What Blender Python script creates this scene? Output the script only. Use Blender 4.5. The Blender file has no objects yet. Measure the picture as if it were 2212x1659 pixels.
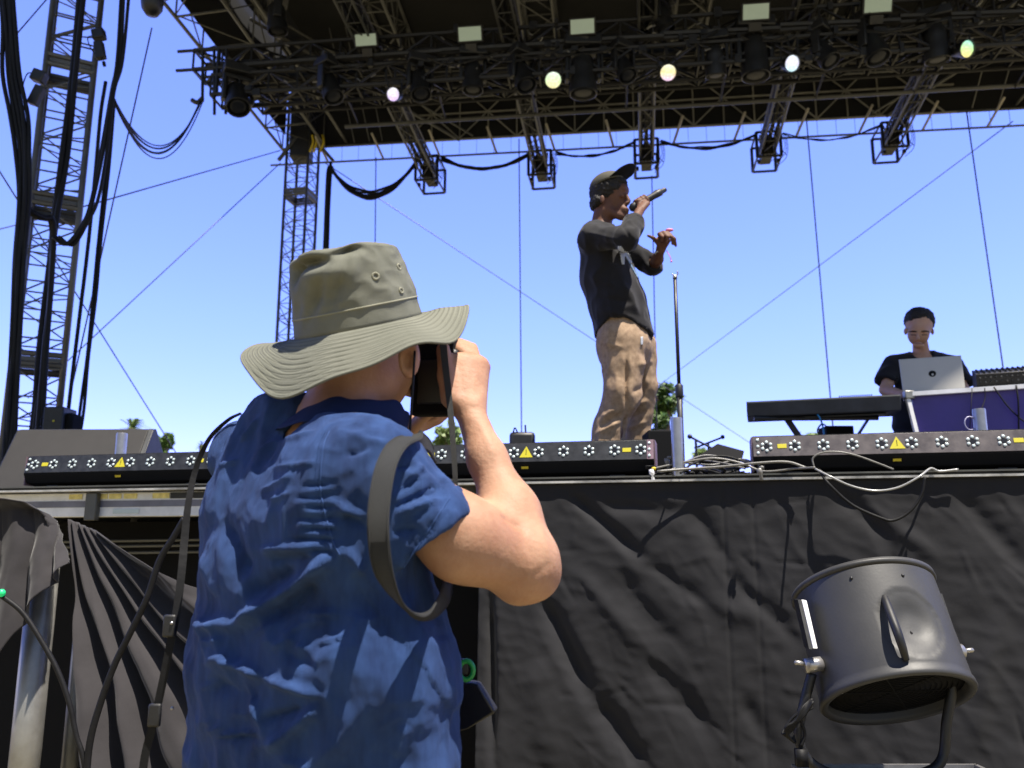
import bpy, math, random
import numpy as np
from mathutils import Vector, Matrix, noise
from mathutils.bvhtree import BVHTree
random.seed(7)
SC = bpy.context.scene
# ---------------------------------------------------------------- camera, sky, sun, exposure
PITCH = math.radians(10.85); CAM_Z = 1.45; FD = 1813.9; CXD, CYD = 1106.0, 829.5
cam_d = bpy.data.cameras.new("camera"); cam = bpy.data.objects.new("camera", cam_d)
SC.collection.objects.link(cam); SC.camera = cam
cam.location = (0, 0, CAM_Z); cam.rotation_euler = (math.pi/2 + PITCH, 0, 0)
cam_d.sensor_width = 36; cam_d.lens = 36*FD/2212.0; cam_d.clip_start = 0.05; cam_d.clip_end = 3000
cam_d.dof.use_dof = True; cam_d.dof.focus_distance = 2.0; cam_d.dof.aperture_fstop = 5.6
SUN = Vector((0.22, -0.225, 0.95)).normalized()
EL = math.asin(SUN.z); AZ = math.atan2(SUN.x, SUN.y)
W = bpy.data.worlds.new("World"); SC.world = W; W.use_nodes = True
nt = W.node_tree; nt.nodes.clear()
sky = nt.nodes.new('ShaderNodeTexSky'); sky.sky_type = 'NISHITA'; sky.sun_disc = False
sky.sun_elevation = EL; sky.sun_rotation = AZ; sky.altitude = 50; sky.air_density = 1.0; sky.dust_density = 0.25; sky.ozone_density = 1.6
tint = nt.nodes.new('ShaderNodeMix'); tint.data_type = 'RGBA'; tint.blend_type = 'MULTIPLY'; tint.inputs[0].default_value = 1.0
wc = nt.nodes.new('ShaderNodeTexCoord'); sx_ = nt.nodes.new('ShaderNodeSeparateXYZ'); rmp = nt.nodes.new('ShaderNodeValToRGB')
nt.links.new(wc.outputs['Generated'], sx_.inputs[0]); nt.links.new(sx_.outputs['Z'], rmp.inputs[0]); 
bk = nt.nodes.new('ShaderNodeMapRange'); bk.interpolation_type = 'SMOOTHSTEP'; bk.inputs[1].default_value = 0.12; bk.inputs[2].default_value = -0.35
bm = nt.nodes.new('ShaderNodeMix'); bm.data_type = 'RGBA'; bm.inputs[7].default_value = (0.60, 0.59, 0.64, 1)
nt.links.new(sx_.outputs['Y'], bk.inputs[0]); nt.links.new(bk.outputs[0], bm.inputs[0]); nt.links.new(rmp.outputs[0], bm.inputs[6]); nt.links.new(bm.outputs[2], tint.inputs[7])  # unseen sky behind the camera turned dim and neutral to cut blue fill
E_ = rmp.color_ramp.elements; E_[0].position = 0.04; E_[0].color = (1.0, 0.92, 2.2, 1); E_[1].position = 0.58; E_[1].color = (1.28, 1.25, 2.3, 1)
e_ = E_.new(0.26); e_.color = (1.14, 1.14, 2.2, 1); e_ = E_.new(0.74); e_.color = (0.55, 0.52, 0.68, 1)  # last stop darkens the zenith above the view, also to cut fill
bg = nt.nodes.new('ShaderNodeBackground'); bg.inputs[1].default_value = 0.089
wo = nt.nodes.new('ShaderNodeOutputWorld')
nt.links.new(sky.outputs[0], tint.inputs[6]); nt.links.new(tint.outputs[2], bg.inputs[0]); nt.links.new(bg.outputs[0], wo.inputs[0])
sun_d = bpy.data.lights.new("sun", 'SUN'); sun_d.energy = 5.0; sun_d.angle = math.radians(0.5); sun_d.color = (1.0, 0.93, 0.82)
sun = bpy.data.objects.new("sun", sun_d); SC.collection.objects.link(sun)
sun.rotation_euler = SUN.to_track_quat('Z', 'Y').to_euler(); sun.location = (3, -3, 20)
vs = SC.view_settings; vs.view_transform = 'Standard'; vs.look = 'None'; vs.exposure = 1.1; vs.gamma = 1.0

# ---------------------------------------------------------------- helpers
V = Vector
def wloc(o):
    p = V((0, 0, 0))
    while o is not None: p += o.location; o = o.parent
    return p
CP, SP = math.cos(PITCH), math.sin(PITCH)
def D(x, y, Y):
    """world point seen at photograph position x, y (2212 wide) at distance Y ahead"""
    u = (x - CXD)/FD; v = (CYD - y)/FD
    t = Y/(CP - v*SP)
    return V((u*t, Y, CAM_Z + (SP + v*CP)*t))
def proj(p):
    x, y, z = p[0], p[1], p[2] - CAM_Z
    dep = y*CP + z*SP; up = -y*SP + z*CP
    return CXD + FD*x/dep, CYD - FD*up/dep
def px(n, Y): return n*Y/FD

class MB:
    def __init__(s): s.v = []; s.f = []; s.uv = None
    def tube(s, pts, r, n=6, cap=True, closed=False):
        pts = [V(p) for p in pts]; m = len(pts)
        if m < 2: return s
        rs = r if isinstance(r, (list, tuple)) else [r]*m
        T = []
        for i in range(m):
            if closed: t = pts[(i+1) % m] - pts[i-1]
            else: t = pts[min(i+1, m-1)] - pts[max(i-1, 0)]
            T.append(t.normalized() if t.length > 1e-9 else V((0, 0, 1)))
        a = T[0].orthogonal().normalized()
        base = len(s.v)
        for i in range(m):
            a = (a - T[i]*a.dot(T[i]))
            a = a.normalized() if a.length > 1e-6 else T[i].orthogonal().normalized()
            b = T[i].cross(a)
            for k in range(n):
                th = 2*math.pi*k/n
                s.v.append(pts[i] + (a*math.cos(th) + b*math.sin(th))*rs[i])
        L = m if closed else m-1
        for i in range(L):
            j = (i+1) % m
            for k in range(n):
                k2 = (k+1) % n
                s.f.append((base+i*n+k, base+i*n+k2, base+j*n+k2, base+j*n+k))
        if cap and not closed:
            s.f.append(tuple(base+k for k in reversed(range(n)))); s.f.append(tuple(base+(m-1)*n+k for k in range(n)))
        return s
    def ribbon(s, pts, wdir, w, t):
        """flat strap: rectangle section; wdir list of width vectors"""
        pts = [V(p) for p in pts]; m = len(pts); base = len(s.v)
        for i in range(m):
            tg = (pts[min(i+1, m-1)] - pts[max(i-1, 0)]).normalized()
            wd = V(wdir[i] if isinstance(wdir, list) else wdir); wd = (wd - tg*wd.dot(tg)).normalized()
            nn = tg.cross(wd); ww = (w[i] if isinstance(w, list) else w)/2
            for a, b in ((-1, -1), (1, -1), (1, 1), (-1, 1)):
                s.v.append(pts[i] + wd*ww*a + nn*t/2*b)
        for i in range(m-1):
            for k in range(4):
                k2 = (k+1) % 4
                s.f.append((base+i*4+k, base+i*4+k2, base+i*4+4+k2, base+i*4+4+k))
        s.f.append((base+3, base+2, base+1, base)); s.f.append(tuple(base+(m-1)*4+k for k in range(4)))
        return s
    def box(s, c, ex, ey, ez):
        c, ex, ey, ez = V(c), V(ex), V(ey), V(ez); b = len(s.v)
        for k in range(8):
            s.v.append(c + ex*(1 if k & 1 else -1) + ey*(1 if k & 2 else -1) + ez*(1 if k & 4 else -1))
        for f in ((0, 2, 3, 1), (4, 5, 7, 6), (0, 1, 5, 4), (2, 6, 7, 3), (0, 4, 6, 2), (1, 3, 7, 5)):
            s.f.append(tuple(b+i for i in f))
        return s
    def lathe(s, c, ax, prof, n=32, a0=None, close=False):
        """prof: list of (radius, height along axis)"""
        c = V(c); ax = V(ax).normalized(); a = V(a0).normalized() if a0 else ax.orthogonal().normalized(); b = ax.cross(a); base = len(s.v); m = len(prof)
        for r, h in prof:
            for k in range(n):
                th = 2*math.pi*k/n
                s.v.append(c + ax*h + (a*math.cos(th) + b*math.sin(th))*r)
        for i in range(m if close else m-1):
            j = (i+1) % m
            for k in range(n):
                k2 = (k+1) % n
                s.f.append((base+i*n+k, base+i*n+k2, base+j*n+k2, base+j*n+k))
        if not close:
            if prof[0][0] > 1e-6: s.f.append(tuple(base+k for k in reversed(range(n))))
            if prof[-1][0] > 1e-6: s.f.append(tuple(base+(m-1)*n+k for k in range(n)))
        return s
    def prism(s, poly, ext):
        ext = V(ext); b = len(s.v); n = len(poly)
        for p in poly: s.v.append(V(p))
        for p in poly: s.v.append(V(p) + ext)
        s.f.append(tuple(b+i for i in reversed(range(n)))); s.f.append(tuple(b+n+i for i in range(n)))
        for i in range(n):
            j = (i+1) % n; s.f.append((b+i, b+j, b+n+j, b+n+i))
        return s
    def grid(s, rows, thick=None, closed_u=False):
        m = len(rows); n = len(rows[0]); b = len(s.v)
        for r in rows: s.v += [V(p) for p in r]
        for i in range(m-1):
            for j in range(n if closed_u else n-1):
                j2 = (j+1) % n
                s.f.append((b+i*n+j, b+i*n+j2, b+i*n+n+j2, b+i*n+n+j))
        return s
    def ball(s, c, r, nu=12, nv=8, M=None):
        c = V(c); b = len(s.v); r = r if isinstance(r, (tuple, list)) else (r, r, r)
        for i in range(1, nv):
            ph = math.pi*i/nv
            for k in range(nu):
                th = 2*math.pi*k/nu
                p = V((r[0]*math.sin(ph)*math.cos(th), r[1]*math.sin(ph)*math.sin(th), r[2]*math.cos(ph)))
                s.v.append(c + (M @ p if M else p))
        p = V((0, 0, r[2])); s.v.append(c + (M @ p if M else p)); s.v.append(c - (M @ p if M else p))
        for i in range(nv-2):
            for k in range(nu):
                k2 = (k+1) % nu; s.f.append((b+i*nu+k, b+i*nu+nu+k, b+i*nu+nu+k2, b+i*nu+k2))
        t = b+(nv-1)*nu
        for k in range(nu):
            k2 = (k+1) % nu; s.f.append((t, b+k, b+k2)); s.f.append((t+1, b+(nv-2)*nu+k2, b+(nv-2)*nu+k))
        return s
    def build(s, name, m, parent=None, smooth=False, bevel=0, solid=0, sub=0, origin=None):
        me = bpy.data.meshes.new(name)
        o3 = wloc(parent) if parent is not None else None
        me.from_pydata([tuple(v - o3) if o3 is not None else tuple(v) for v in s.v], [], s.f)
        if m: me.materials.append(m)
        me.update()
        if smooth: me.polygons.foreach_set('use_smooth', [True]*len(me.polygons))
        o = bpy.data.objects.new(name, me); SC.collection.objects.link(o)
        if parent is not None: o.parent = parent
        if solid:
            md = o.modifiers.new('solid', 'SOLIDIFY'); md.thickness = solid; md.offset = 0
        if bevel:
            md = o.modifiers.new('bevel', 'BEVEL'); md.width = bevel; md.segments = 2; md.limit_method = 'ANGLE'; md.angle_limit = math.radians(35)
            me.polygons.foreach_set('use_smooth', [True]*len(me.polygons))
            try: me.set_sharp_from_angle(angle=math.radians(40))
            except Exception: pass
        if sub:
            md = o.modifiers.new('sub', 'SUBSURF'); md.levels = sub; md.render_levels = sub
        return o
def sharp(o, deg=35):
    o.data.set_sharp_from_angle(angle=math.radians(deg)); return o

def tag(o, label, cat, group=None):
    o['label'] = label; o['category'] = cat
    if group: o['group'] = group
    return o
def struct(o): o['kind'] = 'structure'; return o
def thing(name, label, cat, loc, group=None):
    o = bpy.data.objects.new(name, None); SC.collection.objects.link(o); o.location = V(loc); o.empty_display_size = 0.1
    o.matrix_world = Matrix.Translation(V(loc))
    return tag(o, label, cat, group)
def bez(pts, m=8):
    """catmull-rom through pts"""
    P = [V(p) for p in pts]; P = [P[0]*2 - P[1]] + P + [P[-1]*2 - P[-2]]; out = []
    for i in range(1, len(P)-2):
        for k in range(m):
            t = k/m; a, b, c, d = P[i-1], P[i], P[i+1], P[i+2]
            out.append(0.5*((2*b) + (c-a)*t + (2*a-5*b+4*c-d)*t*t + (-a+3*b-3*c+d)*t**3))
    out.append(P[-2]); return out
def sag(a, b, drop, n=24):
    a, b = V(a), V(b)
    return [a.lerp(b, i/n) - V((0, 0, drop*4*(i/n)*(1-i/n))) for i in range(n+1)]

# ---------------------------------------------------------------- materials
def mat(name, col, rough=0.6, metal=0.0, var=0.0, vscale=8.0, bump=0.0, bscale=60.0, col2=None, spec=0.5, emit=None, estr=0, sheen=0.0, sss=0.0, detail=6.0, rvar=0.0, stretch=None):
    m = bpy.data.materials.new(name); m.use_nodes = True; t = m.node_tree; N = t.nodes; L = t.links
    b = N['Principled BSDF']; b.inputs['Roughness'].default_value = rough; b.inputs['Metallic'].default_value = metal
    b.inputs['Specular IOR Level'].default_value = spec
    c = (*col, 1); b.inputs['Base Color'].default_value = c
    if sheen: b.inputs['Sheen Weight'].default_value = sheen
    if sss:
        b.inputs['Subsurface Weight'].default_value = sss; b.inputs['Subsurface Scale'].default_value = 0.01
        b.inputs['Subsurface Radius'].default_value = (1.0, 0.35, 0.2)
    co = N.new('ShaderNodeTexCoord'); src = co.outputs['Object']
    if stretch:
        mp = N.new('ShaderNodeMapping'); mp.inputs['Scale'].default_value = stretch; L.new(src, mp.inputs[0]); src = mp.outputs[0]
    if var > 0 or col2:
        n = N.new('ShaderNodeTexNoise'); n.inputs['Scale'].default_value = vscale; n.inputs['Detail'].default_value = detail; n.inputs['Roughness'].default_value = 0.65
        L.new(src, n.inputs['Vector'])
        mx = N.new('ShaderNodeMix'); mx.data_type = 'RGBA'
        c2 = (*col2, 1) if col2 else tuple(x*(1-var) for x in col) + (1,)
        mx.inputs[6].default_value = c2; mx.inputs[7].default_value = c if col2 else tuple(min(1, x*(1+var)) for x in col) + (1,)
        rp = N.new('ShaderNodeMapRange'); rp.inputs[1].default_value = 0.35; rp.inputs[2].default_value = 0.65
        L.new(n.outputs[0], rp.inputs[0]); L.new(rp.outputs[0], mx.inputs[0]); L.new(mx.outputs[2], b.inputs['Base Color'])
        if rvar:
            rr = N.new('ShaderNodeMapRange'); rr.inputs[3].default_value = max(0.02, rough-rvar); rr.inputs[4].default_value = min(1, rough+rvar)
            L.new(rp.outputs[0], rr.inputs[0]); L.new(rr.outputs[0], b.inputs['Roughness'])
    if bump > 0:
        n2 = N.new('ShaderNodeTexNoise'); n2.inputs['Scale'].default_value = bscale; n2.inputs['Detail'].default_value = 5
        L.new(src, n2.inputs['Vector'])
        bp = N.new('ShaderNodeBump'); bp.inputs['Strength'].default_value = 1.0; bp.inputs['Distance'].default_value = bump
        L.new(n2.outputs[0], bp.inputs['Height']); L.new(bp.outputs[0], b.inputs['Normal'])
    if emit:
        b.inputs['Emission Color'].default_value = (*emit, 1); b.inputs['Emission Strength'].default_value = estr
    return m
def weave(m, scale, amt, dist=0.0004, axes=('X', 'Z')):
    """adds a thread pattern: two crossed wave textures modulating colour and bump"""
    t = m.node_tree; N = t.nodes; L = t.links; b = N['Principled BSDF']
    co = N.new('ShaderNodeTexCoord'); ws = []
    for ax in axes:
        w = N.new('ShaderNodeTexWave'); w.bands_direction = ax; w.inputs['Scale'].default_value = scale; w.inputs['Distortion'].default_value = 1.5; w.inputs['Detail'].default_value = 2
        w.inputs['Detail Scale'].default_value = 1.5
        L.new(co.outputs['Object'], w.inputs[0]); ws.append(w)
    ad = N.new('ShaderNodeMath'); ad.operation = 'ADD'; L.new(ws[0].outputs['Fac'], ad.inputs[0]); L.new(ws[1].outputs['Fac'], ad.inputs[1])
    mr = N.new('ShaderNodeMapRange'); mr.inputs[2].default_value = 2.0; mr.inputs[3].default_value = 1-amt; mr.inputs[4].default_value = 1+amt; L.new(ad.outputs[0], mr.inputs[0])
    vm = N.new('ShaderNodeVectorMath'); vm.operation = 'SCALE'
    inp = b.inputs['Base Color']
    if inp.is_linked: L.new(inp.links[0].from_socket, vm.inputs[0])
    else: vm.inputs[0].default_value = inp.default_value[:3]
    L.new(mr.outputs[0], vm.inputs['Scale']); L.new(vm.outputs[0], inp)
    if dist:
        bp = N.new('ShaderNodeBump'); bp.inputs['Distance'].default_value = dist; L.new(ad.outputs[0], bp.inputs['Height'])
        if b.inputs['Normal'].is_linked: L.new(b.inputs['Normal'].links[0].from_socket, bp.inputs['Normal'])
        L.new(bp.outputs[0], b.inputs['Normal'])
    return m
M = {}
M['ground'] = mat('ground', (0.20, 0.17, 0.09), 0.95, var=0.35, vscale=3, bump=0.01, bscale=40)
M['black_metal'] = mat('black_metal', (0.011, 0.011, 0.012), 0.5, 0.0, var=0.4, vscale=14, rvar=0.12)
M['black_truss'] = mat('black_truss', (0.008, 0.0075, 0.008), 0.5, 0.1)
M['alu'] = mat('aluminium', (0.27, 0.265, 0.25), 0.42, 0.6, var=0.2, vscale=6, rvar=0.1)
M['alu_dull'] = mat('dull_aluminium', (0.100, 0.100, 0.092), 0.5, 0.3, var=0.25, vscale=3, rvar=0.1)
M['alu_tower'] = mat('tower_aluminium', (0.10, 0.10, 0.095), 0.45, 0.4, var=0.3, vscale=2, rvar=0.1)
M['chrome'] = mat('chrome', (0.34, 0.33, 0.33), 0.3, 0.7, var=0.1, vscale=30, bump=0.0006, bscale=30)
M['cable'] = mat('cable_rubber', (0.006, 0.006, 0.007), 0.6, spec=0.25, var=0.3, vscale=20, bump=0.001, bscale=60)
M['wire'] = mat('steel_wire', (0.10, 0.10, 0.14), 0.5, 0.3)
M['skin_roof'] = mat('roof_membrane', (0.034, 0.035, 0.036), 0.8, var=0.3, vscale=1.2, bump=0.02, bscale=3)
M['skin_black'] = mat('black_membrane', (0.006, 0.006, 0.006), 0.9, var=0.3, vscale=2)
M['deck'] = mat('stage_deck', (0.03, 0.03, 0.03), 0.7, var=0.4, vscale=12, bump=0.001, bscale=90)
M['curtain'] = weave(mat('black_drape', (0.0150, 0.0150, 0.0180), 0.85, var=0.15, vscale=1.7, bump=0.0006, bscale=40, spec=0.25, sheen=0.15), 330, 0.12, 0.0)
M['curtain_side'] = weave(mat('side_drape', (0.026, 0.0235, 0.026), 0.85, var=0.15, vscale=3, bump=0.0015, bscale=25, spec=0.25, sheen=0.2), 330, 0.12, 0.0)
M['under'] = mat('under_stage_shade', (0.006, 0.006, 0.007), 0.9)
M['yellow'] = mat('yellow_label', (0.52, 0.46, 0.02), 0.5)
M['yellow_tape'] = mat('faded_yellow_tape', (0.80, 0.68, 0.25), 0.6, var=0.25, vscale=30)
M['lens'] = mat('led_lens', (0.5, 0.58, 0.6), 0.15, 0.0, spec=1.0)
M['lens_dark'] = mat('lens_surround', (0.01, 0.01, 0.012), 0.3)
M['white'] = mat('white_paint', (0.78, 0.78, 0.80), 0.5, var=0.12, vscale=9)
M['black_plastic'] = mat('black_plastic', (0.012, 0.012, 0.013), 0.5, var=0.25, vscale=30, bump=0.0004, bscale=250)
M['soft_black'] = mat('soft_black', (0.006, 0.006, 0.007), 0.9, spec=0.2)
M['leaf'] = mat('leaf', (0.09, 0.17, 0.025), 0.55, var=0.5, vscale=1.5, col2=(0.03, 0.07, 0.012))
M['leaf_light'] = mat('pale_leaf', (0.20, 0.27, 0.08), 0.55, col2=(0.11, 0.18, 0.045), vscale=2)
M['bark'] = mat('bark', (0.14, 0.10, 0.07), 0.9, var=0.4, vscale=6, bump=0.01, bscale=20)
M['red'] = mat('red_plastic', (0.35, 0.03, 0.03), 0.5)
M['strap_yellow'] = mat('yellow_strap', (0.62, 0.47, 0.02), 0.6)
# ---------------------------------------------------------------- stage coordinates
SY = math.radians(13.0); SA = V((math.cos(SY), -math.sin(SY), 0)); SB = V((math.sin(SY), math.cos(SY), 0)); S0 = V((0, 3.31, 0)); ZU = V((0, 0, 1))
def S(u, w, z): return S0 + SA*u + SB*w + ZU*z
DECK = 1.70
def s_of(x, y, w=0.0):
    """stage u, z of the ray through x, y meeting the vertical plane w"""
    d = D(x, y, 1.0) - cam.location; o = cam.location - S0
    t = (w - o.dot(SB))/d.dot(SB); p = o + d*t
    return p.dot(SA), p.z
g = MB().grid([[V((x, y, 0)) for x in (-900, 900)] for y in (-900, 900)]).build('ground', M['ground']); struct(g)

st = thing('stage', 'low black festival stage with a silver edge rail', 'stage', S(0, 0.5, 0))
b = MB().box(S(0.6, 4.03, DECK-0.06), SA*6.2, SB*4.0, ZU*0.06); b.build('deck', M['deck'], st, bevel=0.004)
b = MB().box(S(0.6, -0.004, DECK+0.003), SA*6.2, SB*0.03, ZU*0.003); b.build('edge_rail', M['alu_dull'], st)
b = MB().box(S(0.6, -0.012, DECK-0.014), SA*6.2, SB*0.028, ZU*0.004); b.build('edge_rail', mat('worn_silver_edge', (0.45, 0.44, 0.42), 0.45, 0.3, var=0.5, vscale=9), st)
b = MB().box(S(0.6, 0.006, DECK-0.0053), SA*6.2, SB*0.02, ZU*0.0036); b.build('rail_channel', M['black_metal'], st)
# under-stage white beam, seen at the left where the drape is pulled down
b = MB().box(S(-1.6, 0.045, DECK-0.075), SA*1.35, SB*0.025, ZU*0.053); b.build('side_beam', M['white'], st, bevel=0.004)
b = MB()
for (x0, x1) in ((150, 178), (198, 232), (236, 262), (268, 296), (330, 366)):
    ua, _ = s_of(x0, 1071, 0.018); ub, _ = s_of(x1, 1071, 0.018)
    b.box(S((ua+ub)/2, 0.018, DECK-0.039), SA*abs(ub-ua)/2, SB*0.002, ZU*0.011)
ua, _ = s_of(298, 1071, 0.018); ub, _ = s_of(365, 1071, 0.018)
b.build('tape_strip', M['yellow_tape'], st)
b = MB()
ua, _ = s_of(368, 1075, 0.018); ub, _ = s_of(500, 1075, 0.018)
b.box(S((ua+ub)/2, 0.018, DECK-0.039), SA*abs(ub-ua)/2, SB*0.002, ZU*0.013); b.build('rubber_strip', M['black_metal'], st)
u1, _ = s_of(216, 1100, 0.05)
b = MB().box(S(u1, 0.0, DECK-0.085), SA*0.029, SB*0.014, ZU*0.060); b.build('post_bracket', M['alu_tower'], st, bevel=0.004)
MB().box(S(-1.6, 0.019, DECK-0.072), SA*1.35, SB*0.002, ZU*0.014).build('grey_band', mat('lavender_grey', (0.17, 0.17, 0.22), 0.5, var=0.2, vscale=8), st)
for x0, x1 in ((244, 300), (188, 206)):
    ua, _ = s_of(x0, 1105, 0.018); ub, _ = s_of(x1, 1105, 0.018); MB().box(S((ua+ub)/2, 0.0185, DECK-0.105), SA*abs(ub-ua)/2, SB*0.0015, ZU*0.010).build('sticker', M['lens'], st)
b = MB().box(S(-0.2, 1.6, 0.80), SA*5.4, SB*0.02, ZU*0.80); b.build('shade_backing', M['under'], st)  # added black backing that stands for the darkness under the stage
MB().box(S(-2.05, 0.42, 0.78), SA*1.95, SB*0.01, ZU*0.78).build('shade_sheet', M['soft_black'], st)  # black sheet added so the shade below the deck reads dark
for k in range(6): MB().tube([S(-3.2+k*1.15, 0.5, 0), S(-3.2+k*1.15, 0.5, DECK-0.12)], 0.025, 8).build('stage_leg', M['alu_tower'], st)
for z in (1.42, 1.45, 1.475): MB().tube([S(-3.0, 0.28, z-0.02), S(-0.5, 0.30, z+0.012)], 0.007, 6).build('cross_brace', M['alu_tower'], st)

# ---------------------------------------------------------------- front drape (right of the photographer)
def cre(x, y, x0, y0, x1, y1, s0, s1, a):
    dx, dy = x1-x0, y1-y0; L2 = dx*dx+dy*dy
    t = ((x-x0)*dx+(y-y0)*dy)/L2; tc = min(1, max(0, t))
    d = math.hypot(x-x0-tc*dx, y-y0-tc*dy); s = s0+(s1-s0)*tc
    w = min(1, tc*5+0.15)*min(1, (1-tc)*3+0.1) if 0 < t < 1 else 0.12
    side = ((x-x0)*dy-(y-y0)*dx)/math.sqrt(L2)
    return a*w*math.exp(-(d/s)**2)*(1.0 if side > 0 else 1.0)
CREASE = [ # dark folds of the photograph, in photo positions; amplitude in metres (negative = inwards)
 (1235, 1065, 1400, 1215, 12, 16, -.030), (1400, 1215, 1560, 1330, 16, 14, -.014), (1180, 1290, 1290, 1520, 18, 22, -.045), (1290, 1500, 1420, 1680, 22, 26, -.035),
 (1065, 1280, 1075, 1660, 9, 10, -.05), (1330, 1240, 1480, 1420, 22, 22, -.018), (1245, 1230, 1420, 1430, 16, 20, .014), (1400, 1420, 1560, 1600, 22, 26, -.02),
 (1290, 1090, 1520, 1110, 16, 18, -.012), (1500, 1100, 1580, 1230, 18, 18, -.014), (1790, 1050, 1930, 1170, 16, 20, -.018), (1860, 1090, 2040, 1220, 16, 20, .012),
 (1480, 1290, 1660, 1340, 20, 20, .010), (1560, 1230, 1740, 1400, 14, 18, -.012), (1600, 1500, 1690, 1660, 20, 24, -.016), (1120, 1100, 1190, 1290, 18, 20, .010),
 (1340, 1060, 1560, 1060, 10, 12, -.008), (2060, 1060, 2240, 1260, 24, 24, -.014), (2140, 1350, 2080, 1640, 24, 30, .012), (1160, 1420, 1200, 1670, 30, 36, .02)]
rgc = random.Random(21)
for _ in range(70):
    x = rgc.uniform(1160, 2220); y = rgc.uniform(1070, 1640); an = rgc.gauss(0.95, 0.28) if rgc.random() < .8 else rgc.uniform(-.3, .4); L_ = rgc.uniform(30, 120)
    CREASE.append((x, y, x+L_*math.cos(an), y+L_*math.sin(an), rgc.uniform(3, 7), rgc.uniform(5, 10), rgc.choice((-1, -1, 1))*rgc.uniform(.0015, .004)))
def drape_off(u, z):
    p = S(u, 0, z); X, Yp = proj(p)
    h = 0.0
    s = u*0.92 - (1.66-z)*0.50; q = (1.66-z)
    w = 0.35+min(1, q*1.1)
    n = noise.noise(V((s*3.1, z*0.8, 1.3))); h += 0.004*w*n
    n = noise.noise(V((s*7.5, z*1.3, 5.1))); h += 0.0022*w*(1-2*abs(n))*1.0
    n = noise.noise(V((s*15, z*3.0, 9.7))); h += 0.0016*(1-2.5*abs(n))
    n = noise.noise(V((u*9+z*10, z*14-u*4, 2.2))); h += 0.0014*(1-2.5*abs(n))
    n = noise.noise(V((u*24, z*30, 7.7))); h += 0.0009*n
    for c in CREASE:
        if min(c[0], c[2])-70 < X < max(c[0], c[2])+70 and min(c[1], c[3])-70 < Yp < max(c[1], c[3])+70:
            h += 0.72*cre(X, Yp, *c)
    us = abs(u-0.80); h += -0.0035*math.exp(-(us/0.006)**2); us = abs(u-0.905); h += -0.0030*math.exp(-(us/0.006)**2)
    return h*min(1, (1.694-z)*14+0.08)
rows = []; NU, NZ = 420, 190
for i in range(NZ+1):
    z = 1.680 - 1.58*i/NZ; row = []
    for j in range(NU+1):
        u = -0.12 + 2.75*j/NU
        row.append(S(u, -0.022 - drape_off(u, z) - 0.05*min(1, (1.69-z)), z))
    rows.append(row)
c = MB().grid(rows).build('stage_drape', M['curtain'], smooth=True, solid=0.003)
tag(c, 'wide creased black drape hanging across the stage front behind the blower fan', 'drape')

# ---------------------------------------------------------------- pleated drape pulled aside at the left
A_, B_ = D(150, 1122, 3.30), D(470, 1262, 3.05)
ab = [(0.0, 205, 1760), (0.16, 330, 1800), (0.34, 470, 1830), (0.52, 600, 1750), (0.7, 640, 1600), (0.85, 650, 1470), (1.0, 650, 1345)]
def lerp_tab(t):
    for i in range(len(ab)-1):
        if t <= ab[i+1][0]:
            k = (t-ab[i][0])/(ab[i+1][0]-ab[i][0]); return ab[i][1]+(ab[i+1][1]-ab[i][1])*k, ab[i][2]+(ab[i+1][2]-ab[i][2])*k
    return ab[-1][1:]
rows = []
for i in range(121):
    v = i/120; row = []
    for j in range(241):
        u = j/240
        T = A_.lerp(B_, u*0.22); x, y = lerp_tab(u); Bp = D(x, y, 3.0-0.15*u)
        bow = math.sin(v*math.pi)*0.035*u
        p = T.lerp(Bp, v)
        amp = 0.014 + 0.075*min(1, v*1.5); ph = u*5.3 + 0.62*noise.noise(V((v*2.0, u*3.2, 3))) + 0.15*noise.noise(V((v*6, u*7, 5)))
        f = (0.5+0.5*math.cos(2*math.pi*ph))**0.8
        h = amp*(f - 0.5) + 0.006*noise.noise(V((u*22, v*4, 4)))
        row.append(p - SB*h*1.15 + SA*bow*0.6*(0.5-u) - ZU*bow)
    rows.append(row)
c = MB().grid(rows).build('pleated_drape', M['curtain_side'], smooth=True, solid=0.003)
tag(c, 'pleated dark grey drape fanning out from the stage corner left of the photographer', 'drape')

# cloth bunched over the corner at far left
poly = [(-60, 1072, 1500), (0, 1076, 1460), (40, 1079, 1370), (80, 1086, 1300), (112, 1104, 1262), (128, 1128, 1238), (136, 1150, 1215)]
rows = []
for i in range(61):
    v = i/60; row = []
    for j in range(97):
        s = j/96*(len(poly)-1); k = min(int(s), len(poly)-2); f = s-k
        x = poly[k][0]*(1-f)+poly[k+1][0]*f; y0 = poly[k][1]*(1-f)+poly[k+1][1]*f; y1 = poly[k][2]*(1-f)+poly[k+1][2]*f
        fan = (x-(112+0*v))*(0.12*v); y = y0+(y1-y0)*v
        Y = 3.16 + 0.10*(j/96)*(1-v) - 0.05*v
        ph = (j/96)*3.3 + 0.25*v + 0.3*noise.noise(V((v*2, j*0.02, 8)))
        h = (0.012+0.050*v)*(abs(math.cos(math.pi*ph))**0.8 - 0.5) + 0.004*noise.noise(V((j*0.15, v*7, 2)))
        if v < 0.06: h += (0.06-v)*1.0
        row.append(D(x+fan, y, Y) - SB*h)
    rows.append(row)
c = MB().grid(rows).build('corner_cloth', M['curtain_side'], smooth=True, solid=0.003)
tag(c, 'dark grey cloth bunched over the left stage corner above a silver pole', 'cloth')
pb = D(68, 1500, 3.25)
t = thing('stage_pole', 'thick silver aluminium pole standing under the left stage corner', 'pole', (pb.x, pb.y, 0))
MB().tube([(pb.x, pb.y, 0.01), (pb.x, pb.y, 1.44)], 0.052, 24).build('tube', M['alu'], t, smooth=True)
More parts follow.
